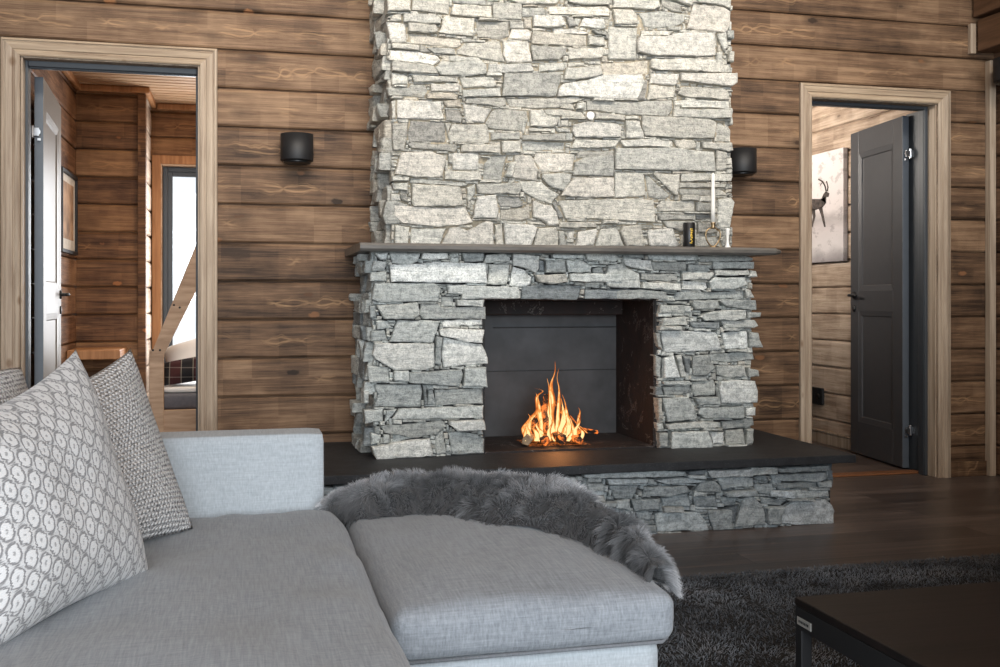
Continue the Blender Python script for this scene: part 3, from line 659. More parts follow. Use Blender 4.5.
# ================================================================ room shell
BH = .1835; BZ0 = 1.0 + 1.372 - BH*13   # a joint level (a bit below floor)
def log_wall(name, segs, mat, axis='x', face=0.0, thick=.12, out=-1, seed=1, z_hi=3.30, z0=BZ0, bh=BH, ragged=.0):
    """segs: list of (a0,a1,z0,z1) openings already cut out; boards with grooves. face = plane of the front; out = direction of the front"""
    rng = random.Random(seed); V = []; F = []; C = []
    nb = int((z_hi - z0)/bh)+2
    offs = [rng.random() for _ in range(nb)]; push = [rng.uniform(-.003, .003) for _ in range(nb)]
    for (a0, a1, s0, s1) in segs:
        k = 0
        for k in range(nb):
            lo = max(z0 + k*bh, s0); hi = min(z0 + (k+1)*bh, s1)
            if hi - lo < .004: continue
            jl = lo > s0+1e-6 or abs((lo-z0)/bh-round((lo-z0)/bh)) < 1e-3; g = .0045
            f = face + out*push[k]
            # profile (depth outward, z)
            pr = [(-thick, lo), (-.022, lo), (-.022, lo+g*.6), (-.006, lo+g), (.0, lo+g+.008), (.0015, (lo+hi)/2), (.0, hi-g-.012), (-.008, hi-g), (-.022, hi-g*.4), (-.022, hi), (-thick, hi)]
            if hi-lo < .05: pr = [(-thick, lo), (-.004, lo), (.0, lo+.003), (.0, hi-.005), (-.006, hi), (-thick, hi)]
            n = len(pr); na = max(2, int((a1-a0)/.5)+1); base = len(V)
            for i in range(na):
                a = a0 + (a1-a0)*i/(na-1)
                for d, z in pr:
                    p = (a, f + out*d, z) if axis == 'x' else (f + out*d, a, z)
                    V.append(p); C.append((offs[k], min(1, max(0, (z-(z0+k*bh))/bh)), .5))
            for i in range(na-1):
                for j in range(n):
                    jj = (j+1) % n
                    F.append((base+i*n+j, base+i*n+jj, base+(i+1)*n+jj, base+(i+1)*n+j))
            F.append(tuple(base+j for j in range(n))); F.append(tuple(base+(na-1)*n+j for j in range(n))[::-1])
    me = bpy.data.meshes.new(name); me.from_pydata(V, [], F)
    bm = bmesh.new(); bm.from_mesh(me); bmesh.ops.recalc_face_normals(bm, faces=bm.faces[:]); bm.to_mesh(me); bm.free()
    o = link(name, me, None, mat, kind='structure'); set_pt_colors(o, C); return o
W = WALL_Y
# door openings (clear): left -.965..-.165 , right 2.985..3.80 ; heads at z 2.105 / 2.115
L0, L1, LT = -.966, -.183, 2.11
R0, R1, RT = 3.02, 3.812, 2.11
log_wall('wall_back', [(-3.6, L0, 0, 3.3), (L0, L1, LT, 3.3), (L1, R0, 0, 3.3), (R0, R1, RT, 3.3), (R1, 4.20, 0, 3.3)], M['logs'], 'x', W, .16, -1, 3)
log_wall('wall_right', [(-3.2, W+.12, 0, 3.3)], M['logs_y'], 'y', 4.185, .14, -1, 5)
log_wall('wall_left', [(-3.2, -.9, 0, 3.3), (-.9, 2.6, 0, .75), (-.9, 2.6, 2.5, 3.3), (2.6, W-.01, 0, 3.3)], M['logs_y'], 'y', -3.5, .14, 1, 6)
def flat(name, x0, x1, y0, y1, z, mat, th=.1, kind='structure', up=True):
    return box(name, x0, x1, y0, y1, (z-th if up else z), (z if up else z+th), mat, bev=0, kind=kind)
log_wall('wall_added_shade', [(1.75, 4.19, 0, 1.32)], M['logs'], 'x', 1.45, .10, -1, 8)  # unseen half wall, added to shade the lower right of the view
flat('floor', -3.6, 4.3, -3.3, 9.1, 0, M['floor'])
# door casings: moulded pine, mitred
def casing(name, a0, a1, zt, y, w, depth=.022, out=-1, mat=None, z0=0, axis='x', flip=False):
    prof = [(0,0),(0,.012),(.006,.016),(.018,.016),(.022,.012),(.027,.012),(.031,.018),(.048,.022),(.058,.022),(.062,.016),(.068,.016),(.073,.022),(w-.012,.026),(w-.004,.024),(w,.016),(w,0)]
    root = bpy.data.objects.new(name, None); COL.objects.link(root); root['kind'] = 'structure'; root.location = ((a0+a1)/2, y, 0) if axis == 'x' else (y, (a0+a1)/2, 0)
    def PT(a, o, z): return (a, y+out*o, z) if axis == 'x' else (y+out*o, a, z)
    segs = [('casing_jamb', (a0, z0), (a0, zt), (-1, 0), (-1, 1), mat[0]), ('casing_head', (a0, zt), (a1, zt), (-1, 1), (1, 1), mat[1]), ('casing_jamb', (a1, zt), (a1, z0), (1, 1), (1, 0), mat[0])]
    for nm, s, e, ds, de, mm in segs:
        V = []; n = len(prof)
        for (p, d) in ((s, ds), (e, de)):
            for q, o in prof: V.append(PT(p[0]+d[0]*q, o, p[1]+d[1]*q))
        F = [(j, (j+1) % n, n+(j+1) % n, n+j) for j in range(n)] + [tuple(range(n)), tuple(range(n, 2*n))[::-1]]
        me = bpy.data.meshes.new(nm); me.from_pydata(V, [], F)
        bm = bmesh.new(); bm.from_mesh(me); bmesh.ops.recalc_face_normals(bm, faces=bm.faces[:]); bm.to_mesh(me); bm.free()
        o = link(nm, me, root, mm); o.matrix_parent_inverse = Matrix.Translation(-Vector(root.location))
    return root
PM = (M['pine'], M['pine_h'])
casing('trim_1', L0, L1, LT-.005, W, .080, mat=PM)
casing('trim_2', R0, R1, LT-.005, W, .072, mat=PM)
# reveals (pine lining) and grey frames set back
def frame(name, a0, a1, zt, y0, y1, w, mat, z0=0):
    bm = bmesh.new()
    bm_box(bm, a0, a0+w, y0, y1, z0, zt, .003); bm_box(bm, a1-w, a1, y0, y1, z0, zt, .003); bm_box(bm, a0+w, a1-w, y0, y1, zt-w, zt, .003)
    return from_bm(name, bm, mat, kind='structure')
frame('trim_3', L0, L1, LT, W+.002, W+.09, .010, M['pine'])
frame('trim_4', R0, R1, LT, W+.002, W+.09, .009, M['pine'])
frame('door_frame_1', L0-.008, L1+.014, LT-.006, W+.060, W+.125, .030, M['grey_frame'])
frame('door_stop_1', L0+.016, L1-.014, LT-.034, W+.075, W+.10, .008, M['grey_frame'])
frame('door_frame_2', R0-.006, R1+.002, LT+.004, W+.07, W+.13, .030, M['grey_frame'])
frame('door_stop_2', R0+.022, R1-.026, LT-.024, W+.08, W+.10, .004, M['grey_frame'])
box('trim_21', 3.838, 3.90, W+.125, 5.44, 0, 2.10, M['grey_frame'], bev=.002, kind='structure')
for n_, k_ in (('door_frame_1','trim_5'),('door_stop_1','trim_6'),('door_frame_2','trim_7'),('door_stop_2','trim_8')):
    bpy.data.objects[n_].name = k_
box('trim_9', R0+.0, R1, W+.135, W+.215, .0, .012, M['threshold'], bev=.004, kind='structure')
box('trim_10', L0+.0, L1, W-.02, W+.17, .0, .014, M['threshold'], bev=.004, kind='structure')
# corner batten, baseboard, beams at the right
box('trim_11', 4.125, 4.165, W-.045, W-.001, 0, 2.36, M['pine'], bev=.004, kind='structure')
box('baseboard_right', R1+.075, 4.125, W-.018, W-.0, 0, .085, M['logs'], bev=.004, kind='structure')
set_pt_colors(bpy.data.objects['baseboard_right'], [(.2,.5,.5)]*len(bpy.data.objects['baseboard_right'].data.vertices))
box('trim_12', 4.050, 4.24, 1.2, W-.03, 2.405, 2.585, M['beam'], bev=.006, kind='structure')
box('trim_13', 4.010, 4.046, W-.030, W-.001, 2.395, 2.565, M['pine'], bev=.004, kind='structure')
box('trim_14', 4.03, 4.24, 1.2, W-.02, 2.60, 2.72, M['beam'], bev=.006, kind='structure')
# closed ceiling of the room, high above the frame
bm = bmesh.new()
def quad(pts): bm.faces.new([bm.verts.new(p) for p in pts])
box('ceiling', -3.6, 4.3, -3.2, 5.3, 3.29, 3.37, M['ceil'], bev=0, kind='structure')
bm.free()
# ---------------------------------------------------------------- door leaves
def leaf(name, hinge, ang, w, h, mat, edge, panels, side, handle_side, z0=.012, th=.040):
    """leaf in local frame: x from hinge (0..w), y thickness, z up. panels: list of (z0,z1)"""
    root = bpy.data.objects.new(name, None); COL.objects.link(root); root['kind'] = 'structure'
    root.location = (hinge[0], hinge[1], 0); root.rotation_euler = (0, 0, ang)
    st = .115
    bm = bmesh.new()
    bm_box(bm, 0, st, -th/2, th/2, z0, h, .002); bm_box(bm, w-st, w, -th/2, th/2, z0, h, .002)
    zs = [z0] + [q for p in panels for q in p] + [h]
    for a, b in zip(zs[0::2], zs[1::2]): bm_box(bm, st, w-st, -th/2, th/2, a, b, .001)
    from_bm('door_stile_frame', bm, mat, root)
    bm = bmesh.new()
    for a, b in panels: bm_box(bm, st, w-st, -th/2+.013, th/2-.013, a, b, 0)
    from_bm('door_panel', bm, mat, root)
    for a, b in panels:                      # sloped moulding round each field, both faces
        bm = bmesh.new()
        for sg in (-1, 1):
            o = [(st, a), (w-st, a), (w-st, b), (st, b)]; i = [(st+.030, a+.030), (w-st-.030, a+.030), (w-st-.030, b-.030), (st+.030, b-.030)]; i2 = [(st+.036, a+.036), (w-st-.036, a+.036), (w-st-.036, b-.036), (st+.036, b-.036)]
            R = [[bm.verts.new((x, sg*(th/2-.001), z)) for x, z in o], [bm.verts.new((x, sg*(th/2-.006), z)) for x, z in i], [bm.verts.new((x, sg*(th/2-.0135), z)) for x, z in i2]]
            for r0, r1 in zip(R, R[1:]):
                for k in range(4):
                    j = (k+1) % 4; bm.faces.new((r0[k], r0[j], r1[j], r1[k]))
        bmesh.ops.recalc_face_normals(bm, faces=bm.faces[:])
        from_bm('panel_moulding', bm, mat, root)
    box('door_edge', -.0015, .001, -th/2+.001, th/2-.001, z0, h, edge, root, bev=0)
    # lever handles
    for sg in (-1, 1):
        hz = 1.03; hx = w-.058
        hd = lathe('door_handle', [(.0005,0),(.024,0),(.024,.008),(.010,.010),(.009,.042),(.0005,.044)], (hx, sg*th/2, hz), M['black'], root, 20, 'y') if sg > 0 else \
             lathe('door_handle', [(.0005,0),(.024,0),(.024,-.008),(.010,-.010),(.009,-.042),(.0005,-.044)], (hx, sg*th/2, hz), M['black'], root, 20, 'y')
        tube('lever', [(hx, sg*(th/2+.040), hz), (hx-.02, sg*(th/2+.046), hz), (hx-.07, sg*(th/2+.048), hz+.002), (hx-.12, sg*(th/2+.044), hz-.002)], [.009,.009,.008,.007], M['black'] if name == 'door_1' or True else M['chrome'], hd)
        e = lathe('key_plate', [(.0005,0),(.022,0),(.022,.006),(.0005,.007)], (hx, sg*th/2 + (0 if sg > 0 else -.007), hz-.085), M['black'], root, 20, 'y')
        lathe('key_hole', [(.0005,0),(.006,0),(.006,.002),(.0005,.002)], (hx, sg*th/2 + (.007 if sg > 0 else -.009), hz-.085), M['chrome'], e, 12, 'y')
    return root
def hinge(root, x, y, z, s=1):
    bm = bmesh.new()
    bm_lathe(bm, [(.007,-.030),(.0085,-.026),(.0085,.026),(.007,.030)], (x, y, z), 14, 'z')
    bm_box(bm, x-.030, x+.030, y-.002, y+.003, z-.020, z+.020, .0015)
    bm_lathe(bm, [(.0005,-.006),(.017,-.006),(.017,-.001),(.0005,-.001)], (x-.020*s, y, z), 18, 'y')
    bm_box(bm, x-.030*s-.008, x-.030*s+.008, y-.004, y, z-.042, z-.030, .001)
    o = from_bm('hinge', bm, M['chrome'], root); o.matrix_parent_inverse = (Matrix.Translation(root.location) @ Matrix.Rotation(root.rotation_euler.z, 4, 'Z')).inverted()
    return o
# right: hinge on the right, swung ~100 deg into the far room
a2 = math.atan2(.68, .09)
d2 = leaf('door_2', (3.807, 5.40), a2, .685, 2.085, M['grey_paint'], M['grey_edge'], [(.22, .93), (1.06, 1.94)], 1, 1)
hinge(d2, 3.820, 5.372, 1.86); hinge(d2, 3.820, 5.372, .235)
# left: hinge on the left, swung ~95 deg into the hall
a1 = math.atan2(.80, -.045)
d1 = leaf('door_1', (-.932, 5.375), a1, .80, 2.065, M['light_door'], M['grey_edge'], [(.22, .93), (1.06, 1.92)], 1, 1)
hinge(d1, -.958, 5.355, 1.80, -1); hinge(d1, -.958, 5.355, .24, -1)
# ---------------------------------------------------------------- left: hall and bedroom behind
HX = -1.055; HC = 2.43
log_wall('wall_hall_left', [(W+.17, 8.1, 0, HC+.1)], M['logs_hall_y'], 'y', HX, .12, 1, 21)
log_wall('wall_hall_back', [(HX, -.627, 0, HC+.02)], M['logs_hall'], 'x', 7.40, .10, -1, 22)
log_wall('wall_hall_return', [(7.432, 7.99, 0, HC+.02)], M['logs_pale'], 'y', -.625, .08, 1, 23)  # cream boards, kept paler to carry the window light on this face
WX0, WX1, WZ0, WZ1 = -.562, .42, .51, 1.99
log_wall('wall_bedroom_back', [(-.70, WX0, 0, 2.5), (WX0, WX1, 0, WZ0), (WX0, WX1, WZ1, 2.5), (WX1, 1.7, 0, 2.5)], M['logs_hall'], 'x', 7.98, .14, -1, 24)
log_wall('wall_bedroom_right', [(W+.17, 7.98, 0, 2.5)], M['logs_hall_y'], 'y', 1.62, .1, -1, 25)
# hall ceiling of narrow grooved boards
V = []; F = []
y = W+.16
while y < 8.1:
    y2 = y+.092; b = len(V)
    pr = [(y, HC+.012), (y+.006, HC), (y2-.016, HC), (y2-.008, HC+.014), (y2, HC+.012)]
    for x in (HX-.05, 1.7):
        for q in pr: V.append((x, q[0], q[1]))
    for j in range(4): F.append((b+j, b+j+1, b+6+j, b+5+j))
    y = y2
o = mesh_from('ceiling_hall', V, F, M['ceil'], kind='structure')
def crown(name, x0, x1, y0, y1, z0, z1, mat=None): return box(name, x0, x1, y0, y1, z0, z1, mat or M['pine_orange'], bev=.010, seg=3, kind='structure')
crown('trim_15', HX+.002, -.60, 7.365, 7.398, HC-.045, HC-.001); crown('trim_16', HX+.002, HX+.036, W+.2, 7.36, HC-.045, HC-.001)
crown('trim_17', -.622, -.588, 7.365, 7.94, HC-.045, HC-.001); crown('trim_18', -.585, 1.5, 7.945, 7.978, HC-.045, HC-.001)
box('trim_19', -.665, -.613, 7.372, 7.440, .0, HC-.05, M['logs_hall'], bev=.004, kind='structure')
set_pt_colors(bpy.data.objects['trim_19'], [(.2,.5,.5)]*len(bpy.data.objects['trim_19'].data.vertices))
# window
wd = bpy.data.objects.new('window_1', None); COL.objects.link(wd); wd['kind'] = 'structure'; wd.location = ((WX0+WX1)/2, 7.98, WZ0)
def kw(o, r=wd): o.parent = r; o.matrix_parent_inverse = Matrix.Translation(-Vector(r.location)); return o
def ring(name, a0, a1, z0, z1, y0, y1, w, mat, bev=.004):
    bm = bmesh.new(); bm_box(bm, a0, a0+w, y0, y1, z0, z1, bev); bm_box(bm, a1-w, a1, y0, y1, z0, z1, bev); bm_box(bm, a0+w, a1-w, y0, y1, z0, z0+w, bev); bm_box(bm, a0+w, a1-w, y0, y1, z1-w, z1, bev)
    return from_bm(name, bm, mat)
kw(ring('window_casing', WX0-.058, WX1+.058, WZ0-.06, WZ1+.062, 7.955, 7.978, .062, M['pine_orange']))
kw(ring('window_reveal', WX0, WX1, WZ0, WZ1, 7.96, 8.09, .012, M['pine_bed']))
kw(ring('window_frame', WX0+.013, WX1-.013, WZ0+.013, WZ1-.013, 8.03, 8.09, .036, M['grey_frame']))
kw(ring('window_sash', WX0+.046, WX1-.046, WZ0+.046, WZ1-.046, 8.04, 8.08, .034, M['grey_frame']))
kw(box('pane', WX0+.075, WX1-.075, 8.058, 8.064, WZ0+.075, WZ1-.075, M['glass'], bev=0))
# bed built under the window
bed = empty('built_in_bed', (.35, 6.6, 0), 'pine built-in bed with sloping ladder beam under the hall window', 'bed')
def kb(o): o.parent = bed; o.matrix_parent_inverse = Matrix.Translation(-Vector(bed.location)); return o
kb(box('bed_side_board', -.50, 1.4, 6.60, 6.64, .10, .335, M['pine_bed'], bev=.004))
kb(box('mattress', -.50, 1.4, 6.63, 7.60, .335, .432, M['mattress'], bev=.025, seg=3, smooth=True))
kb(box('bed_post', -.527, -.445, 6.575, 6.625, .0, .70, M['pine_bed'], bev=.004))
kb(prism('sloping_beam', [(-.525,.655),(-.515,.68),(-.035,1.90),(.085,1.90),(-.258,1.055),(-.443,.675),(-.445,.655)], 'y', 6.57, 6.63, M['pine_bed'], bev=.003))
kb(box('upper_bunk_rail', -.02, 1.4, 6.57, 6.63, 1.83, 2.0, M['pine_bed'], bev=.004))
for (x, z) in ((-.505,.70), (-.465,.70), (-.385,.97), (-.352,.955)): kb(lathe('bolt', [(.0005,0),(.0065,0),(.0065,-.003),(.0005,-.003)], (x, 6.569, z), M['black'], n=10, axis='y'))
# ---------------------------------------------------------------- right: far room
log_wall('wall_far_side', [(W+.19, 9.0, 0, 2.6)], M['logs_pale'], 'y', 3.955, .10, -1, 31)
log_wall('wall_far_back', [(1.75, 4.0, 0, 2.6)], M['logs'], 'x', 8.95, .1, -1, 32)
log_wall('wall_far_left', [(W+.19, 6.2, 0, 2.6), (6.2, 8.0, 0, .95), (6.2, 8.0, 2.35, 2.6), (8.0, 9.0, 0, 2.6)], M['logs_y'], 'y', 1.80, .1, 1, 33)
flat('ceiling_far', 1.7, 4.1, W+.17, 9.05, 2.56, M['ceil'], .06, up=False)
box('baseboard_far', 3.936, 3.954, 6.12, 8.94, 0, .075, M['pine'], bev=.004, kind='structure')
box('baseboard_far_top', 3.930, 3.954, 6.12, 8.94, .078, .092, M['pine'], bev=.003, kind='structure').name = 'trim_20'
# ================================================================ soft helpers
def cushion(name, x0, x1, y0, y1, z0, z1, r, mat, parent=None, puff=.03, side=.012, N=26, seed=0, wr=.004, sag=None):
    """rounded, puffed upholstery block; returns object"""
    bm = bmesh.new()
    bmesh.ops.create_cube(bm, size=2.0)
    bmesh.ops.subdivide_edges(bm, edges=bm.edges[:], cuts=N, use_grid_fill=True)
    hx, hy, hz = (x1-x0)/2, (y1-y0)/2, (z1-z0)/2
    c = Vector(((x0+x1)/2, (y0+y1)/2, (z0+z1)/2))
    def warp(t): return math.copysign(abs(t)**.8, t)
    for v in bm.verts:
        u = Vector((warp(v.co.x), warp(v.co.y), v.co.z))
        p = Vector((u.x*hx, u.y*hy, u.z*hz))
        q = Vector((max(-hx+r, min(hx-r, p.x)), max(-hy+r, min(hy-r, p.y)), max(-hz+min(r, hz*.98), min(hz-min(r, hz*.98), p.z))))
        d = p-q
        if d.length > 1e-9:
            rr = r if True else 0
            n = d.normalized(); e = Vector((d.x/r, d.y/r, d.z/min(r, hz*.98)))
            m = max(abs(e.x), abs(e.y), abs(e.z)); L = e.length
            e = e*(m/L); d = Vector((e.x*r, e.y*r, e.z*min(r, hz*.98)))
        p = q+d
        fx = max(0, 1-(p.x/hx)**2); fy = max(0, 1-(p.y/hy)**2); fz = max(0, 1-(p.z/hz)**2)
        if p.z > 0: p.z += puff*(fx*fy)**.55*(p.z/hz)
        p.x += side*math.copysign(1, p.x)*(abs(p.x)/hx)**3*fy**.5*fz
        p.y += side*math.copysign(1, p.y)*(abs(p.y)/hy)**3*fx**.5*fz
        w = c+p
        if sag: p.z += sag(w.x, w.y)*max(0, p.z/hz)
        p.z += wr*noise.fractal(Vector((w.x*5+seed, w.y*3.2, w.z*5)), 1, 2, 3)*(1 if p.z > 0 else .2)
        p.y += wr*.6*noise.noise(Vector((w.x*6+seed, w.z*9, 4)))
        v.co = c+p
    return from_bm(name, bm, mat, parent, True)
def pillow(name, bl, ax, up, w, h, th, mat, label, grp=None, seed=0, N=44, drop=0.0, k=.035):
    """bl: bottom-near corner, ax: unit direction of the bottom edge, up: unit direction of the side edge"""
    bl = Vector(bl); ax = Vector(ax).normalized(); up = Vector(up).normalized()
    up = (up - ax*up.dot(ax)).normalized(); nn = ax.cross(up)
    V = []; F = []; UV = []
    for s in (1, -1):
        for j in range(N+1):
            for i in range(N+1):
                a = i/N; b = j/N; x = 2*a-1; y = 2*b-1
                prof = max(0, (1-x**4)*(1-y**4))**.55 * (max(0, (1-x*x))*max(0, (1-y*y)))**.18
                # edges bow in between the pointed corners
                px = w*(a + (-x)*k*(1-y*y)); py = h*(b + (-y)*k*(1-x*x))*(1-drop*(1-a)**.8)
                rc = 1-.045*abs(x*y)**5; px = w*.5+(px-w*.5)*rc; py = h*.5+(py-h*.5)*rc
                d = s*th/2*prof
                d += .006*noise.noise(Vector((a*5+seed, b*5, s)))*prof
                # soft slump
                py -= .018*(1-y)*.5*(1-x*x)*0
                V.append(bl + ax*px + up*py + nn*(d)); UV.append((a, b))
    n1 = (N+1)*(N+1)
    for s in range(2):
        for j in range(N):
            for i in range(N):
                q = [s*n1+j*(N+1)+i, s*n1+j*(N+1)+i+1, s*n1+(j+1)*(N+1)+i+1, s*n1+(j+1)*(N+1)+i]
                F.append(tuple(q if s == 0 else q[::-1]))
    me = bpy.data.meshes.new(name); me.from_pydata([tuple(v) for v in V], [], F)
    uvl = me.uv_layers.new(name='UVMap')
    for lp in me.loops: uvl.data[lp.index].uv = UV[lp.vertex_index]
    bm = bmesh.new(); bm.from_mesh(me); bmesh.ops.remove_doubles(bm, verts=bm.verts[:], dist=1e-5); bmesh.ops.recalc_face_normals(bm, faces=bm.faces[:]); bm.to_mesh(me); bm.free()
    o = link(name, me, None, mat, True); tag(o, label, 'cushion', grp); return o
# ================================================================ sofa
ZS = .42
sofa = empty('chaise_sofa', (-.1, 1.9, 0), 'light grey linen corner sofa with deep seat and a chaise block towards the fireplace', 'sofa')
def ks(o): o.parent = sofa; o.matrix_parent_inverse = Matrix.Translation(-Vector(sofa.location)); return o
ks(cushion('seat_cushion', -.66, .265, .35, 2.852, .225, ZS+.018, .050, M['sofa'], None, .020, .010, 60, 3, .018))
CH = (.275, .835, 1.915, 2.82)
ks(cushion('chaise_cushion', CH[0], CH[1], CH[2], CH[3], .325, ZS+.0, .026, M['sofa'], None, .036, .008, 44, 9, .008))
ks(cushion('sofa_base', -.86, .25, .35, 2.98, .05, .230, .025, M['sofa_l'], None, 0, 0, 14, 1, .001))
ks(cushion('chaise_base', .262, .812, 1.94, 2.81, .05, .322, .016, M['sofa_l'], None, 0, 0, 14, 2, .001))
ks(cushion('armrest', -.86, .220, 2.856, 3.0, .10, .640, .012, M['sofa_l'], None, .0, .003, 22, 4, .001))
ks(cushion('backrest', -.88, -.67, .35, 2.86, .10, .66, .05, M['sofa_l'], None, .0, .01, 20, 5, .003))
bm = bmesh.new()
for z, in_ in ((.329, .004),):
    P = [(CH[0]+.03, CH[2]-.001, z), (CH[1]-.03, CH[2]-.001, z), (CH[1]-.006, CH[2]+.03, z), (CH[1]-.001, CH[3]-.05, z)]
    bm_tube(bm, P, .0035, 8)
ks(from_bm('piping', bm, M['piping'], smooth=True))
for (x, y) in ((.30, 2.0), (.76, 2.0), (.76, 2.72), (-.80, .42), (-.80, 2.9)):
    ks(lathe('foot', [(.018,.012),(.022,.055)], (x, y, 0), M['black'], n=16))
# pillows (bottom-near corner, bottom edge direction away from camera, side edge direction)
pillow('throw_pillow', (-.398, 1.738, .436), (.435, .90, .01), (-.31, .14, .94), .53, .50, .175, M['ikat'], 'large pale cushion with grey oval chain pattern, frontmost on the sofa', seed=2, drop=.26, k=.055)
pillow('throw_pillow', (-.395, 2.21, .445), (.605, .796, .0), (-.36, .20, .91), .49, .49, .14, M['knit'], 'speckled grey knitted cushion leaning by the armrest behind the oval-patterned one', seed=5, drop=.28, k=.045)
pillow('throw_pillow', (-.55, 2.07, .435), (.36, .93, .0), (-.22, .06, .95), .47, .435, .12, M['knit'], 'speckled knitted cushion mostly hidden at the left edge of the sofa', seed=8)
# ================================================================ sheepskin
def zc(x, y):   # height of the chaise cushion top
    cx, cy = (CH[0]+CH[1])/2, (CH[2]+CH[3])/2; hx, hy = (CH[1]-CH[0])/2, (CH[3]-CH[2])/2
    fx = 1-((x-cx)/hx)**2; fy = 1-((y-cy)/hy)**2
    if fx <= 0 or fy <= 0: fx = max(fx, 0); fy = max(fy, 0)
    top = ZS + .036*(fx*fy)**.55
    e = min(min(x-CH[0], CH[1]-x), min(y-CH[2], CH[3]-y))
    if e < .026: top -= .026*(1-math.sqrt(max(0, 1-((.026-max(e, 0))/.026)**2)))*.9
    return top
inner = [(.235,2.77),(.285,2.72),(.36,2.70),(.46,2.66),(.535,2.55),(.60,2.45),(.68,2.40),(.745,2.30),(.785,2.18),(.805,2.06),(.815,1.99)]
outer = [(.225,2.85),(.28,2.90),(.38,2.925),(.52,2.935),(.66,2.935),(.79,2.92),(.885,2.84),(.91,2.66),(.90,2.42),(.875,2.18),(.845,1.99)]
def lerp_path(P, t):
    f = t*(len(P)-1); i = min(int(f), len(P)-2); k = f-i
    # catmull-rom
    p0 = Vector(P[max(i-1, 0)]); p1 = Vector(P[i]); p2 = Vector(P[i+1]); p3 = Vector(P[min(i+2, len(P)-1)])
    return .5*((2*p1)+(-p0+p2)*k+(2*p0-5*p1+4*p2-p3)*k*k+(-p0+3*p1-3*p2+p3)*k**3)
def hide(s, t):
    p = lerp_path(inner, s).lerp(lerp_path(outer, s), t)
    x, y = p.x, p.y
    ox = max(0, x-CH[1], CH[0]-x if y < 2.84 and x < CH[0] else 0); oy = max(0, y-CH[3])
    if x < CH[0]: ox = 0
    dist = math.hypot(ox if x > CH[1] else 0, oy)
    z = zc(min(max(x, CH[0]+.02), CH[1]-.008), min(y, CH[3]-.008)) + .004 + .012*min(1, t*5)
    if dist > 0: z -= dist*1.3
    end = min(1, min(s, 1-s)*7)
    z += .062*math.sin(PI*min(1, t*1.15))**.8*(.3+.7*end) if t < .87 else 0
    z += .008*noise.noise(Vector((x*9, y*9, 2)))
    return Vector((x, y, z))
NS, NT_ = 90, 22
V = [hide(i/NS, j/NT_) for i in range(NS+1) for j in range(NT_+1)]
F = [(i*(NT_+1)+j, i*(NT_+1)+j+1, (i+1)*(NT_+1)+j+1, (i+1)*(NT_+1)+j) for i in range(NS) for j in range(NT_)]
skin = mesh_from('sheepskin_throw', V, F, M['fur'], smooth=True)
set_pt_colors(skin, [(.035,.035,.038)]*len(V))
tag(skin, 'long-haired charcoal sheepskin draped over the far edge of the chaise', 'throw')
rng = random.Random(5); HV_ = []; HF = []; HC_ = []
for n in range(52000):
    s = rng.random(); t = rng.random()**.9
    p = hide(s, t); e = .01
    du = hide(min(1, s+e), t)-hide(max(0, s-e), t); dv = hide(s, min(1, t+.03))-hide(s, max(0, t-.03))
    nrm = du.cross(dv)
    if nrm.length < 1e-9: continue
    nrm.normalize()
    if nrm.z < 0: nrm = -nrm
    dun = du.normalized(); dvn = dv.normalized()
    cl = Vector((noise.noise(Vector((p.x*26, p.y*26, 1))), noise.noise(Vector((p.x*26, p.y*26, 5))), noise.noise(Vector((p.x*26, p.y*26, 9)))))
    cl2 = Vector((noise.noise(Vector((p.x*7, p.y*7, 11))), noise.noise(Vector((p.x*7, p.y*7, 15))), 0))
    outw = (t-.45)*1.5
    d = (nrm*.95 + dvn*outw + dun*(.25+.5*max(0, s-.8)*3 - .8*max(0, .12-s)*6) + cl*1.1 + cl2*.8 + Vector((rng.uniform(-.2,.2), rng.uniform(-.2,.2), rng.uniform(-.1,.1)))).normalized()
    thin = .75 if 0.08 < s < .86 else .55
    L = rng.uniform(.042, .080)*thin*(1.0 + .25*cl2.x)
    if t < .15: L *= .55
    side = d.cross(Vector((0.15, -1, .25))).normalized()
    w = rng.uniform(.0005, .0010)
    tone = (.022+.030*rng.random())*(1+1.2*max(0, cl.x+.2))
    lightarea = max(0, min(1, (t-.24)*2.4 + .6*cl2.y))
    tip = .07+.75*lightarea*rng.uniform(.4, 1.1)*(1 if s < .8 else .6) + .07*rng.random() + .16*max(0, cl.y)
    b = len(HV_); K = 4
    for k in range(K):
        f = k/(K-1)
        q = p + d*L*f + Vector((0, 0, -1))*L*.42*f*f + cl*L*.35*f*f
        ww = w*(1-f**2)
        col = tone*(1-f)+tip*f
        col3 = (col, col*1.005, col*1.03)
        if k < K-1: HV_ += [q-side*ww, q+side*ww]; HC_ += [col3, col3]
        else: HV_.append(q); HC_.append(col3)
    for k in range(K-2): HF.append((b+2*k, b+2*k+1, b+2*k+3, b+2*k+2))
    HF.append((b+2*(K-2), b+2*(K-2)+1, b+2*(K-1)))
pile = mesh_from('wool_pile', HV_, HF, M['fur'], skin, kind='stuff'); set_pt_colors(pile, HC_)
tag_l = box('hem_label', .768, .796, 2.226, 2.236, .434, .438, M['white'], skin, bev=0); tag_l['label'] = 'small white sewn-in hem label'
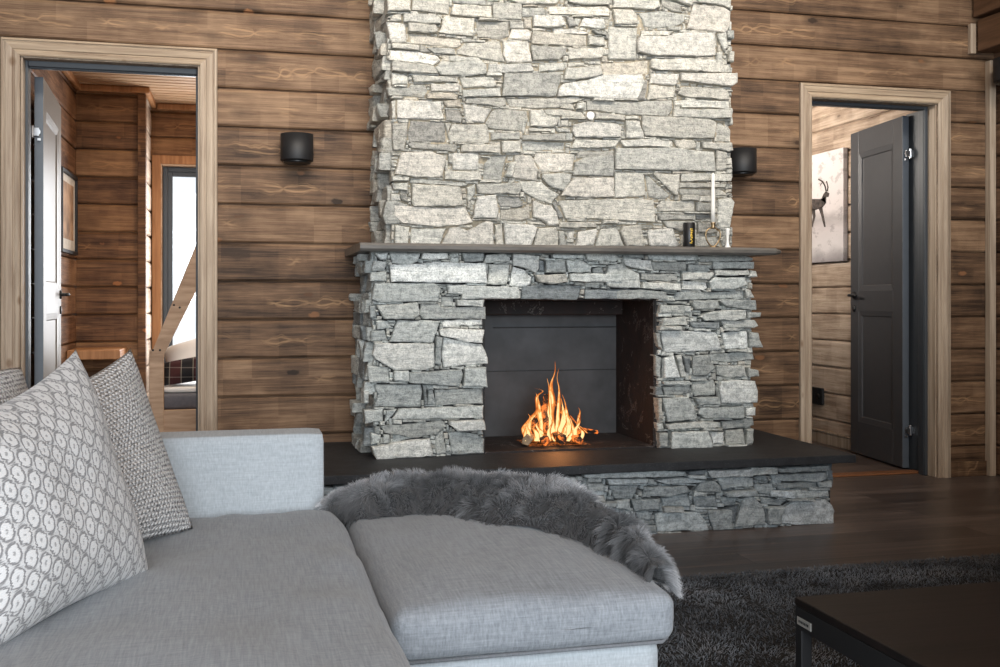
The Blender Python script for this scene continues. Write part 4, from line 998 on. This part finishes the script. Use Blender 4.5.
# ================================================================ rug
RX0, RX1, RY0, RY1 = -.3, 4.0, .7, 3.46
rug = empty('shag_rug', ((RX0+RX1)/2, (RY0+RY1)/2, 0), 'charcoal shaggy rug on the wood floor under the black coffee table', 'rug')
bm = bmesh.new(); bmesh.ops.create_grid(bm, x_segments=80, y_segments=60, size=1)
for v in bm.verts:
    x = RX0+(v.co.x+1)/2*(RX1-RX0); y = RY0+(v.co.y+1)/2*(RY1-RY0)
    y += .012*noise.noise(Vector((x*4, y*4, 0)))
    e = min(x-RX0, RX1-x, y-RY0, RY1-y); v.co = Vector((x, y, .003+.010*min(1, max(0, e)/.03)))
rb = from_bm('rug_backing', bm, M['rug_base'], rug, True); rb.matrix_parent_inverse = Matrix.Translation(-Vector(rug.location))
RV = []; RF = []; RC = []; rng = random.Random(8)
n = 0
while n < 120000:
    x = rng.uniform(.66, 3.9); y = RY1 - (RY1-.95)*rng.random()**1.15
    if x > 1.3 + (y)*.75: 
        if rng.random() < .8: continue
    if x < .80 and y < 2.0: continue
    n += 1
    c1 = noise.noise(Vector((x*9, y*9, 0))); c2 = noise.noise(Vector((x*9, y*9, 7))); m1 = noise.noise(Vector((x*2.2, y*3.2, 3)))
    d = Vector((c1*1.3+rng.uniform(-.8,.8)+m1*.6, c2*1.3+rng.uniform(-.8,.8)-.1, .7)).normalized()
    L = rng.uniform(.011, .020); w = rng.uniform(.0009, .0016)
    sd = Vector((rng.uniform(-1,1), rng.uniform(-1,1), 0)).normalized()
    base = Vector((x, y, .010)); b = len(RV)
    mid = base+d*L*.6; tip = base+d*L+Vector((c1, c2, -.2))*.006
    RV += [base-sd*w, base+sd*w, mid-sd*w, mid+sd*w, tip]
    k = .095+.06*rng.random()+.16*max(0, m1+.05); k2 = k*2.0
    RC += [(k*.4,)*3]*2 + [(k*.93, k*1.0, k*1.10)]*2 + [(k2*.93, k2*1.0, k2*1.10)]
    RF += [(b, b+1, b+3, b+2), (b+2, b+3, b+4)]
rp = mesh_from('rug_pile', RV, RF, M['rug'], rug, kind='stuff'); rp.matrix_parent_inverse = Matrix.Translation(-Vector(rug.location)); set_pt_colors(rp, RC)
# ================================================================ coffee table
TX0, TX1, TY0, TY1, TZ = 1.180, 2.28, .98, 2.065, .35
tb = empty('coffee_table', ((TX0+TX1)/2, (TY0+TY1)/2, 0), 'low square coffee table with dark wood top in a black steel frame on the rug', 'table')
def kt(o): o.parent = tb; o.matrix_parent_inverse = Matrix.Translation(-Vector(tb.location)); return o
kt(box('tabletop', TX0-.001, TX1+.001, TY0-.001, TY1+.001, TZ-.018, TZ, M['table'], bev=.003))
bm = bmesh.new(); w = .026
for a in ((TX0, TX0+w, TY0, TY1), (TX1-w, TX1, TY0, TY1), (TX0+w, TX1-w, TY0, TY0+w), (TX0+w, TX1-w, TY1-w, TY1)): bm_box(bm, *a, TZ-.066, TZ-.0185, .001)
kt(from_bm('steel_apron', bm, M['black']))
for (x, y) in ((TX0, TY0), (TX1-w, TY0), (TX0, TY1-w), (TX1-w, TY1-w)): kt(box('leg', x, x+w, y, y+w, .012, TZ-.066, M['black'], bev=.002))
pl = kt(box('metal_plate', TX0-.0015, TX0, 1.998, 2.055, TZ-.056, TZ-.039, M['pewter'], bev=.0004)); pl['label'] = 'small pale metal badge with tiny lettering'
bm = bmesh.new(); yy = 2.047
for i, wd_ in enumerate((.003,.002,.004,.002,.003,.003,.004)):
    bm_box(bm, TX0-.0022, TX0-.0014, yy-wd_, yy, TZ-.050, TZ-.045, 0); yy -= wd_+.003
kt(from_bm('badge_lettering', bm, M['black']))
# ================================================================ sconces
def sconce(x, z, label, y=WALL_Y, grp='black cylinder wall lamps'):
    r = empty('wall_sconce', (x, y, z), label, 'wall lamp', grp)
    rr = .077
    lathe('lamp_shade', [(.0005,.060),(rr-.010,.060),(rr-.002,.0605),(rr,.066),(rr,.066),(rr,-.056),(rr-.002,-.060),(rr-.012,-.060)], (0, -.085, 0), M['black'], r, 48)
    lathe('lower_ring', [(.0005,-.058),(rr-.014,-.058),(rr-.014,-.071),(rr-.018,-.072),(.0005,-.072)], (0, -.085, 0), M['black2'], r, 40)
    box('wall_bracket', -.030, .030, -.012, -.0, -.045, .045, M['black2'], r, bev=.003)
    return r
s1 = sconce(.262, 1.718, 'black cylindrical wall lamp between the left doorway and the chimney')
s2 = sconce(2.565, 1.728, 'black cylindrical wall lamp beside the right edge of the chimney')
s3 = sconce(0, 0, 'black wall lamp cut off at the top right picture edge'); s3.location = (4.185, 4.90, 2.262); s3.rotation_euler = (0, 0, -PI/2)
# ================================================================ mantel ornaments
MZ = 1.245
def mx(u, Y=4.51): return on_y(u, 246, Y)[0]
x = mx(689.5); Yc = 4.515
can = lathe('black_tin', [(.0005,0),(.027,0),(.028,.002),(.028,.110),(.0265,.113),(.0265,.116),(.0005,.116)], (x, Yc, MZ), M['black2'], n=32); tag(can, 'small black cylindrical tin with yellow print on the mantel', 'tin')
bm = bmesh.new()
rg = random.Random(4)
for k in range(9):   # yellow printed marks on the curved side
    a = math.radians(-97 + rg.uniform(-9, 9)); z = .020+k*.008
    for j in range(3):
        a2_ = a+math.radians(j*7+rg.uniform(-3,3)); R = .0284
        px, py = x+R*math.cos(a2_), Yc+R*math.sin(a2_)
        tx_, ty_ = -math.sin(a2_), math.cos(a2_); ww = .0016; hh = rg.uniform(.0015, .0032)
        q = [(px-tx_*ww, py-ty_*ww, MZ+z-hh), (px+tx_*ww, py+ty_*ww, MZ+z-hh), (px+tx_*ww, py+ty_*ww, MZ+z+hh), (px-tx_*ww, py-ty_*ww, MZ+z+hh)]
        bm.faces.new([bm.verts.new(c) for c in q])
yp = from_bm('yellow_print', bm, M['yellow'], can)
x = mx(713.5)
ch_ = empty('candle_holder', (x, Yc, MZ), 'bronze wire-loop candle holder with a pale glass foot on the mantel', 'candle holder')
loop = []
for k in range(33):
    a = PI*2*k/32; w_ = .036*math.sin(a)*(1-.25*math.cos(a)); h_ = .050-.044*math.cos(a)
    loop.append((w_, 0, h_))
tube('wire_loop', loop, .0035, M['brass'], ch_)
lathe('candle_cup', [(.0005,.088),(.010,.090),(.012,.096),(.009,.102),(.011,.112),(.013,.118),(.0005,.118)], (0, 0, 0), M['brass'], ch_, 20)
lathe('base_ring', [(.0005,0),(.024,0),(.024,.004),(.0005,.006)], (0, 0, 0), M['brass'], ch_, 24)
cd = lathe('taper_candle', [(.0005,.119),(.0105,.119),(.0105,.20),(.0085,.30),(.0075,.345),(.002,.352),(.0005,.352)], (x, Yc, MZ), M['wax'], n=20); tag(cd, 'tall white taper candle standing in the bronze loop holder', 'candle')
tube('wick', [(x, Yc, MZ+.350), (x+.001, Yc, MZ+.358)], .0008, M['black'], cd, 6)
x2 = mx(728.5)
ps = lathe('glass_figurine', [(.0005,0),(.015,0),(.014,.006),(.008,.014),(.006,.040),(.0075,.058),(.010,.066),(.009,.080),(.012,.088),(.010,.092),(.0005,.092)], (x2, Yc+.005, MZ), M['white'], n=24); tag(ps, 'small pale candlestick shaped ornament right of the taper candle on the mantel', 'ornament')
# ================================================================ fire
FX, FYc, FZ = on_y(553, 440, 4.80)[0], 4.80, SLABT+.008
eb = bmesh.new(); bmesh.ops.create_grid(eb, x_segments=40, y_segments=24, size=1)
for v in eb.verts:
    a, b = v.co.x, v.co.y; rr = min(1, math.hypot(a, b))
    v.co = Vector((FX+a*.15, FYc+b*.12, FZ+.016*(1-rr)+.010*max(0, noise.noise(Vector((a*9, b*7, 1))))*(1-rr)+.0005))
ember = from_bm('ember_bed', eb, M['ember'], smooth=True); tag(ember, 'glowing embers and ash under the burning logs', 'embers'); ember['kind'] = 'stuff'
def log(p0, p1, r, mat, label, grp, seed):
    rg = random.Random(seed); p0 = Vector(p0); p1 = Vector(p1); d = (p1-p0).normalized()
    s = d.cross(Vector((0,0,1))); s = s.normalized() if s.length > .01 else Vector((1,0,0)); t_ = d.cross(s)
    nside = rg.choice((5, 6, 7)); angs = [2*PI*(k+rg.uniform(-.25,.25))/nside for k in range(nside)]; rads = [r*rg.uniform(.75, 1.15) for _ in range(nside)]
    bm = bmesh.new(); rings = []
    for i in range(7):
        f = i/6; c = p0.lerp(p1, f)
        rings.append([bm.verts.new(c+(s*math.cos(a)+t_*math.sin(a))*q*(1+.12*noise.noise(Vector((seed, f*4, a))))) for a, q in zip(angs, rads)])
    for A, B in zip(rings, rings[1:]):
        for k in range(nside):
            j = (k+1) % nside; bm.faces.new((A[k], A[j], B[j], B[k]))
    e0 = bm.faces.new(rings[0][::-1]); e1 = bm.faces.new(rings[-1])
    bmesh.ops.recalc_face_normals(bm, faces=bm.faces[:]); bmesh.ops.bevel(bm, geom=bm.edges[:], offset=r*.12, segments=1, affect='EDGES')
    o = from_bm('firewood_log', bm, mat); tag(o, label, 'firewood', grp); return o
G = 'logs of the burning fire'
z0 = FZ+.026
log((FX-.085, FYc-.16, z0+.004), (FX-.070, FYc+.08, z0+.006), .026, M['charred'], 'burning log end-on at the bottom of the fire, second from the left', G, 1)
log((FX-.005, FYc-.17, z0+.006), (FX+.00, FYc+.08, z0+.006), .026, M['charred'], 'burning log end-on at the bottom middle of the fire', G, 2)
log((FX+.075, FYc-.17, z0+.004), (FX+.06, FYc+.07, z0+.006), .024, M['charred'], 'burning log end-on at the bottom right of the fire', G, 3)
log((FX-.165, FYc-.13, z0+.006), (FX-.10, FYc+.02, z0+.020), .030, M['split_log'], 'pale unburnt split log at the left foot of the fire', G, 4)
log((FX-.135, FYc-.06, z0+.02), (FX-.01, FYc+.00, z0+.19), .019, M['charred'], 'charred log leaning up from the left in the fire', G, 5)
log((FX+.125, FYc-.04, z0+.02), (FX+.015, FYc+.01, z0+.17), .018, M['charred'], 'charred log leaning up from the right in the fire', G, 6)
log((FX-.03, FYc+.05, z0+.02), (FX-.025, FYc+.0, z0+.20), .024, M['charred'], 'charred upright log in the centre of the fire', G, 7)
log((FX+.06, FYc-.02, z0+.05), (FX+.235, FYc+.03, z0+.012), .010, M['charred'], 'thin charred stick reaching out to the right of the fire', G, 8)
log((FX-.06, FYc-.08, z0+.03), (FX-.035, FYc-.01, z0+.15), .014, M['charred'], 'thin charred log standing left of centre in the fire', G, 9)
# flames: twisting tapering tongues
FV = []; FF = []; FC = []
def tongue(pts, r0, seed, flat_=.5, n=12, hot=1.0):
    """pts in picture-like offsets (dx,dy,dz) from the fire base centre"""
    P = [Vector((FX+a, FYc+b, FZ+c)) for a, b, c in pts]
    K = 16; base = len(FV)
    for i in range(K+1):
        f = i/K; g = f*(len(P)-1); j = min(int(g), len(P)-2); k = g-j
        p0 = P[max(j-1, 0)]; p1 = P[j]; p2 = P[j+1]; p3 = P[min(j+2, len(P)-1)]
        c = .5*((2*p1)+(-p0+p2)*k+(2*p0-5*p1+4*p2-p3)*k*k+(-p0+3*p1-3*p2+p3)*k**3)
        rr = 1.35*r0*((1-f)**.75)*(.55+.9*math.sin(PI*min(1, f*1.2+.12)))*(1+.3*noise.noise(Vector((seed, f*6, 0))))+.0004
        tw = seed+f*1.6
        for q in range(n):
            a = 2*PI*q/n
            ox, oy = rr*math.cos(a), rr*flat_*math.sin(a)
            FV.append(c+Vector((ox*math.cos(tw*.4)-oy*math.sin(tw*.4), ox*math.sin(tw*.4)+oy*math.cos(tw*.4), 0)))
            h = hot*(1-.85*f); FC.append((h, h, h))
    for i in range(K):
        for q in range(n):
            j = (q+1) % n; FF.append((base+i*n+q, base+i*n+j, base+(i+1)*n+j, base+(i+1)*n+q))
def px(u, v, dy=0):
    x_, z_ = on_y(u, v, FYc+dy); return (x_-FX, dy, z_-FZ)
tongue([px(553,436,-.03), px(550,418,-.03), px(552,400,-.02), px(551,385,-.02), px(555,372,-.01), px(555,361,0)], .017, 1)
tongue([px(557,438,-.03), px(558,418,-.02), px(559,402,-.01), px(559,388,0), px(557,378,0), px(559,368,0)], .012, 2)
tongue([px(551,420,-.04), px(550,402,-.04), px(549,388,-.03), px(547,378,-.03)], .010, 3)
tongue([px(542,436,-.05), px(540,420,-.05), px(538,405,-.04), px(537,396,-.03), px(543,391,-.02), px(534,388,-.02)], .014, 4, hot=.8)
tongue([px(529,432,-.06), px(530,420,-.06), px(537,411,-.05), px(538,401,-.05), px(536,393,-.04)], .009, 5, hot=.7)
tongue([px(526,436,-.08), px(524,428,-.08), px(530,418,-.07), px(528,414,-.07)], .009, 6, hot=.6)
tongue([px(560,434,-.06), px(564,420,-.06), px(563,408,-.05), px(561,398,-.04)], .011, 7)
tongue([px(566,438,-.07), px(569,428,-.07), px(567,414,-.06), px(565,402,-.05), px(562,394,-.04)], .009, 8)
tongue([px(576,438,-.07), px(574,430,-.07), px(571,420,-.06), px(566,410,-.05)], .009, 9)
tongue([px(578,425,-.0), px(579,417,0), px(580,411,0), px(578,407,0)], .010, 10, hot=.6)
tongue([px(587,433,-.04), px(582,428,-.04), px(576,424,-.04), px(571,421,-.03)], .007, 11, hot=.6)
rg = random.Random(3)
for k in range(13):
    u0 = 526+k*4.6+rg.uniform(-1.5,1.5); hh = rg.uniform(9, 26)
    tongue([px(u0, 441, -.12), px(u0+rg.uniform(-3,3), 441-hh*.4, -.11), px(u0+rg.uniform(-4,4), 441-hh*.75, -.10), px(u0+rg.uniform(-4,4), 441-hh, -.09)], rg.uniform(.006, .010), 20+k, hot=.95)
fl = mesh_from('fire_flames', FV, FF, M['flame'], smooth=True); set_pt_colors(fl, FC); tag(fl, 'orange flames rising from the stacked logs in the fireplace', 'flames'); fl['kind'] = 'stuff'
# ================================================================ things seen through the doorways
# hall: shelf, framed picture
sh = box('wall_shelf', HX+.004, -.735, 6.98, 7.395, .625, .685, M['pine_orange'], bev=.006); tag(sh, 'thick pine shelf board on the hall wall behind the left doorway', 'shelf')
pf = empty('framed_picture', (HX, 7.0, 1.53), 'dark framed picture on the hall wall beside the open left door', 'picture')
def kp(o, r): o.parent = r; o.matrix_parent_inverse = Matrix.Translation(-Vector(r.location)); return o
bm = bmesh.new(); a0, a1, b0, b1, w = 6.70, 7.30, 1.29, 1.80, .022
for s in ((a0, a0+w, b0, b1), (a1-w, a1, b0, b1), (a0+w, a1-w, b0, b0+w), (a0+w, a1-w, b1-w, b1)): bm_box(bm, HX+.004, HX+.026, *s, .002)
kp(from_bm('picture_frame', bm, M['black']), pf)
kp(box('picture_mount', HX+.005, HX+.010, a0+.015, a1-.015, b0+.015, b1-.015, M['art_mat'], bev=0), pf)
kp(box('art_print', HX+.010, HX+.012, a0+.09, a1-.09, b0+.09, b1-.07, M['art'], bev=0), pf)
# bedding
bp = pillow('bed_pillow', (-.43, 6.80, .470), (1, 0, .30), (.0, .55, .80), .62, .28, .18, M['sheet'], 'white pillow on the built-in bed seen through the left doorway', seed=4, N=24)
bp.data.materials.clear(); bp.data.materials.append(M['sheet']); bp['category'] = 'pillow'
def plaid_cushion():
    o = pillow('plaid_cushion', (-.47, 6.68, .470), (1, .04, .16), (.10, .55, .80), .62, .17, .12, M['plaid'], 'dark plaid blanket roll leaning against the white bed pillow', seed=6, N=24); o['category'] = 'blanket'; o.name = 'plaid_blanket'
plaid_cushion()
st = cushion('bed_sheet', -.47, .9, 6.65, 7.5, .433, .470, .015, M['sheet'], None, .012, 0, 14, 3, .006); tag(st, 'white sheet spread over the grey mattress of the built-in bed', 'bed sheet')
# far room: canvas with a reindeer, socket
SX = 3.955
cv = empty('canvas_picture', (SX, 6.7, 1.6), 'large pale winter canvas with a reindeer on the wall behind the right door', 'picture')
YN, YFAR, ZB, ZT = 6.235, 7.25, 1.262, 2.022
kp(box('stretched_canvas', SX-.035, SX-.002, YN, YFAR, ZB, ZT, M['snow_print'], bev=.002), cv)
def deer():
    xs_ = SX-.0362
    def Q(u, v):   # point on the canvas plane x=xs_
        t_ = (u-CX)/FPX; dx, dy = SN+t_*CS, CS-t_*SN; k = xs_/dx; return (dy*k, EYE+(HV-v)/FPX*k)
    polys = [[(802,203),(807,199),(812,199),(820,199),(825,197),(826,203),(822,208),(815,210),(806,211)],
             [(821,200),(823.5,194),(826,191),(829.5,193.5),(828.5,197),(826.5,197),(825.5,203)],
             [(811,209),(815,209),(815.5,216),(812.5,227),(811,227),(813,217)], [(818.5,208),(822,207),(823.5,214),(825.7,227),(824.2,227),(821,215)],
             [(799,211),(801,211),(800,222),(797,234),(795.5,234),(798,222)], [(804,212),(806,212),(807,221),(805,233),(803.5,233),(804,222)],
             [(825.5,191.5),(824.3,186),(822,182.2),(818,179.5),(818.4,178.6),(823,181),(825.8,186),(826.8,191)], [(826.8,191),(827.3,187),(826,181),(827,181),(828.5,187),(828,191.5)],
             [(822,183),(820.4,186),(820,185.6),(821.4,182.6)]]
    bm = bmesh.new()
    for i, pl_ in enumerate(polys):
        P = [Q(*q) for q in pl_]; f = [bm.verts.new((xs_, a, b)) for a, b in P]; g = [bm.verts.new((xs_-.0008, a, b)) for a, b in P]; n = len(P)
        bm.faces.new(f); bm.faces.new(g[::-1])
        for k in range(n): bm.faces.new((f[k], f[(k+1) % n], g[(k+1) % n], g[k]))
    bmesh.ops.recalc_face_normals(bm, faces=bm.faces[:]); return from_bm('printed_reindeer', bm, M['deer'])
kp(deer(), cv)
so = empty('wall_socket', (SX, 6.6, .33), 'black double wall socket low on the wall of the right-hand room', 'socket')
kp(box('socket_plate', SX-.020, SX-.001, 6.52, 6.74, .265, .385, M['black'], bev=.010, seg=3), so)
for y_ in (6.575, 6.68): kp(lathe('socket_insert', [(.0005,0),(.022,0),(.022,-.002),(.0005,-.002)], (SX-.020, y_, .325), M['black2'], n=20, axis='x'), so)
# ================================================================ camera, light, world
cam = bpy.data.cameras.new('camera'); co_ = bpy.data.objects.new('camera', cam); COL.objects.link(co_)
cam.sensor_fit = 'HORIZONTAL'; cam.sensor_width = 36; cam.lens = 36*FPX/1000.0
cam.shift_x = 0; cam.shift_y = -(667/2-HV)/1000.0; cam.clip_start = .05
co_.location = (0, 0, EYE); co_.rotation_euler = (PI/2, 0, -TH)
SC.camera = co_
def area(name, loc, target, sx, sy, power, color, spread=180):
    l = bpy.data.lights.new(name, 'AREA'); l.shape = 'RECTANGLE'; l.size = sx; l.size_y = sy; l.energy = power; l.color = color; l.spread = math.radians(spread)
    o = bpy.data.objects.new(name, l); COL.objects.link(o); o.location = loc
    o.rotation_euler = (Vector(target)-Vector(loc)).to_track_quat('-Z', 'Y').to_euler(); return o
# daylight: tall gable windows behind the camera, plus two added lamps
area('daylight_gable_window', (1.0, -3.1, 1.9), (1.0, 5, 1.2), 4.0, 2.5, 260, (.86, .93, 1.0))
area('added_upper_wall_wash', (1.4, 2.9, 3.24), (1.5, 5.1, 2.0), 4.4, .5, 66, (1.0, .92, .82), 95)  # added lamp under the closed ceiling, brightens the upper wall
area('added_sofa_fill', (-.9, -2.1, 1.35), (.1, 2.8, .4), 1.9, 1.7, 78, (.84, .92, 1.0))  # added fill lamp aimed at the sofa, no door stands here
# daylight in the two rooms behind
area('daylight_bedroom_window', (-.02, 7.93, 1.30), (-.1, 5.5, 1.3), .8, 1.3, 40, (.95, .97, 1.0))
area('hall_ceiling_light', (.5, 6.4, 2.40), (.4, 6.4, 0), .7, .7, 30, (1.0, .86, .70))
area('far_room_window', (1.92, 7.1, 2.1), (3.95, 6.5, 2.2), 1.6, .5, 24, (1.0, .92, .83), 90)
pt = bpy.data.lights.new('fire_glow', 'POINT'); pt.energy = 2.2; pt.color = (1.0, .38, .12); pt.shadow_soft_size = .06
po = bpy.data.objects.new('fire_glow', pt); COL.objects.link(po); po.location = (FX, FYc-.08, FZ+.14)
w = bpy.data.worlds.new('sky'); SC.world = w; w.use_nodes = True
bg = w.node_tree.nodes['Background']; bg.inputs[0].default_value = (.90, .95, 1.0, 1); bg.inputs[1].default_value = 1.25
SC.view_settings.view_transform = 'Standard'; SC.view_settings.look = 'None'; SC.view_settings.gamma = 1
SC.view_settings.use_curve_mapping = False; SC.view_settings.exposure = 0.0
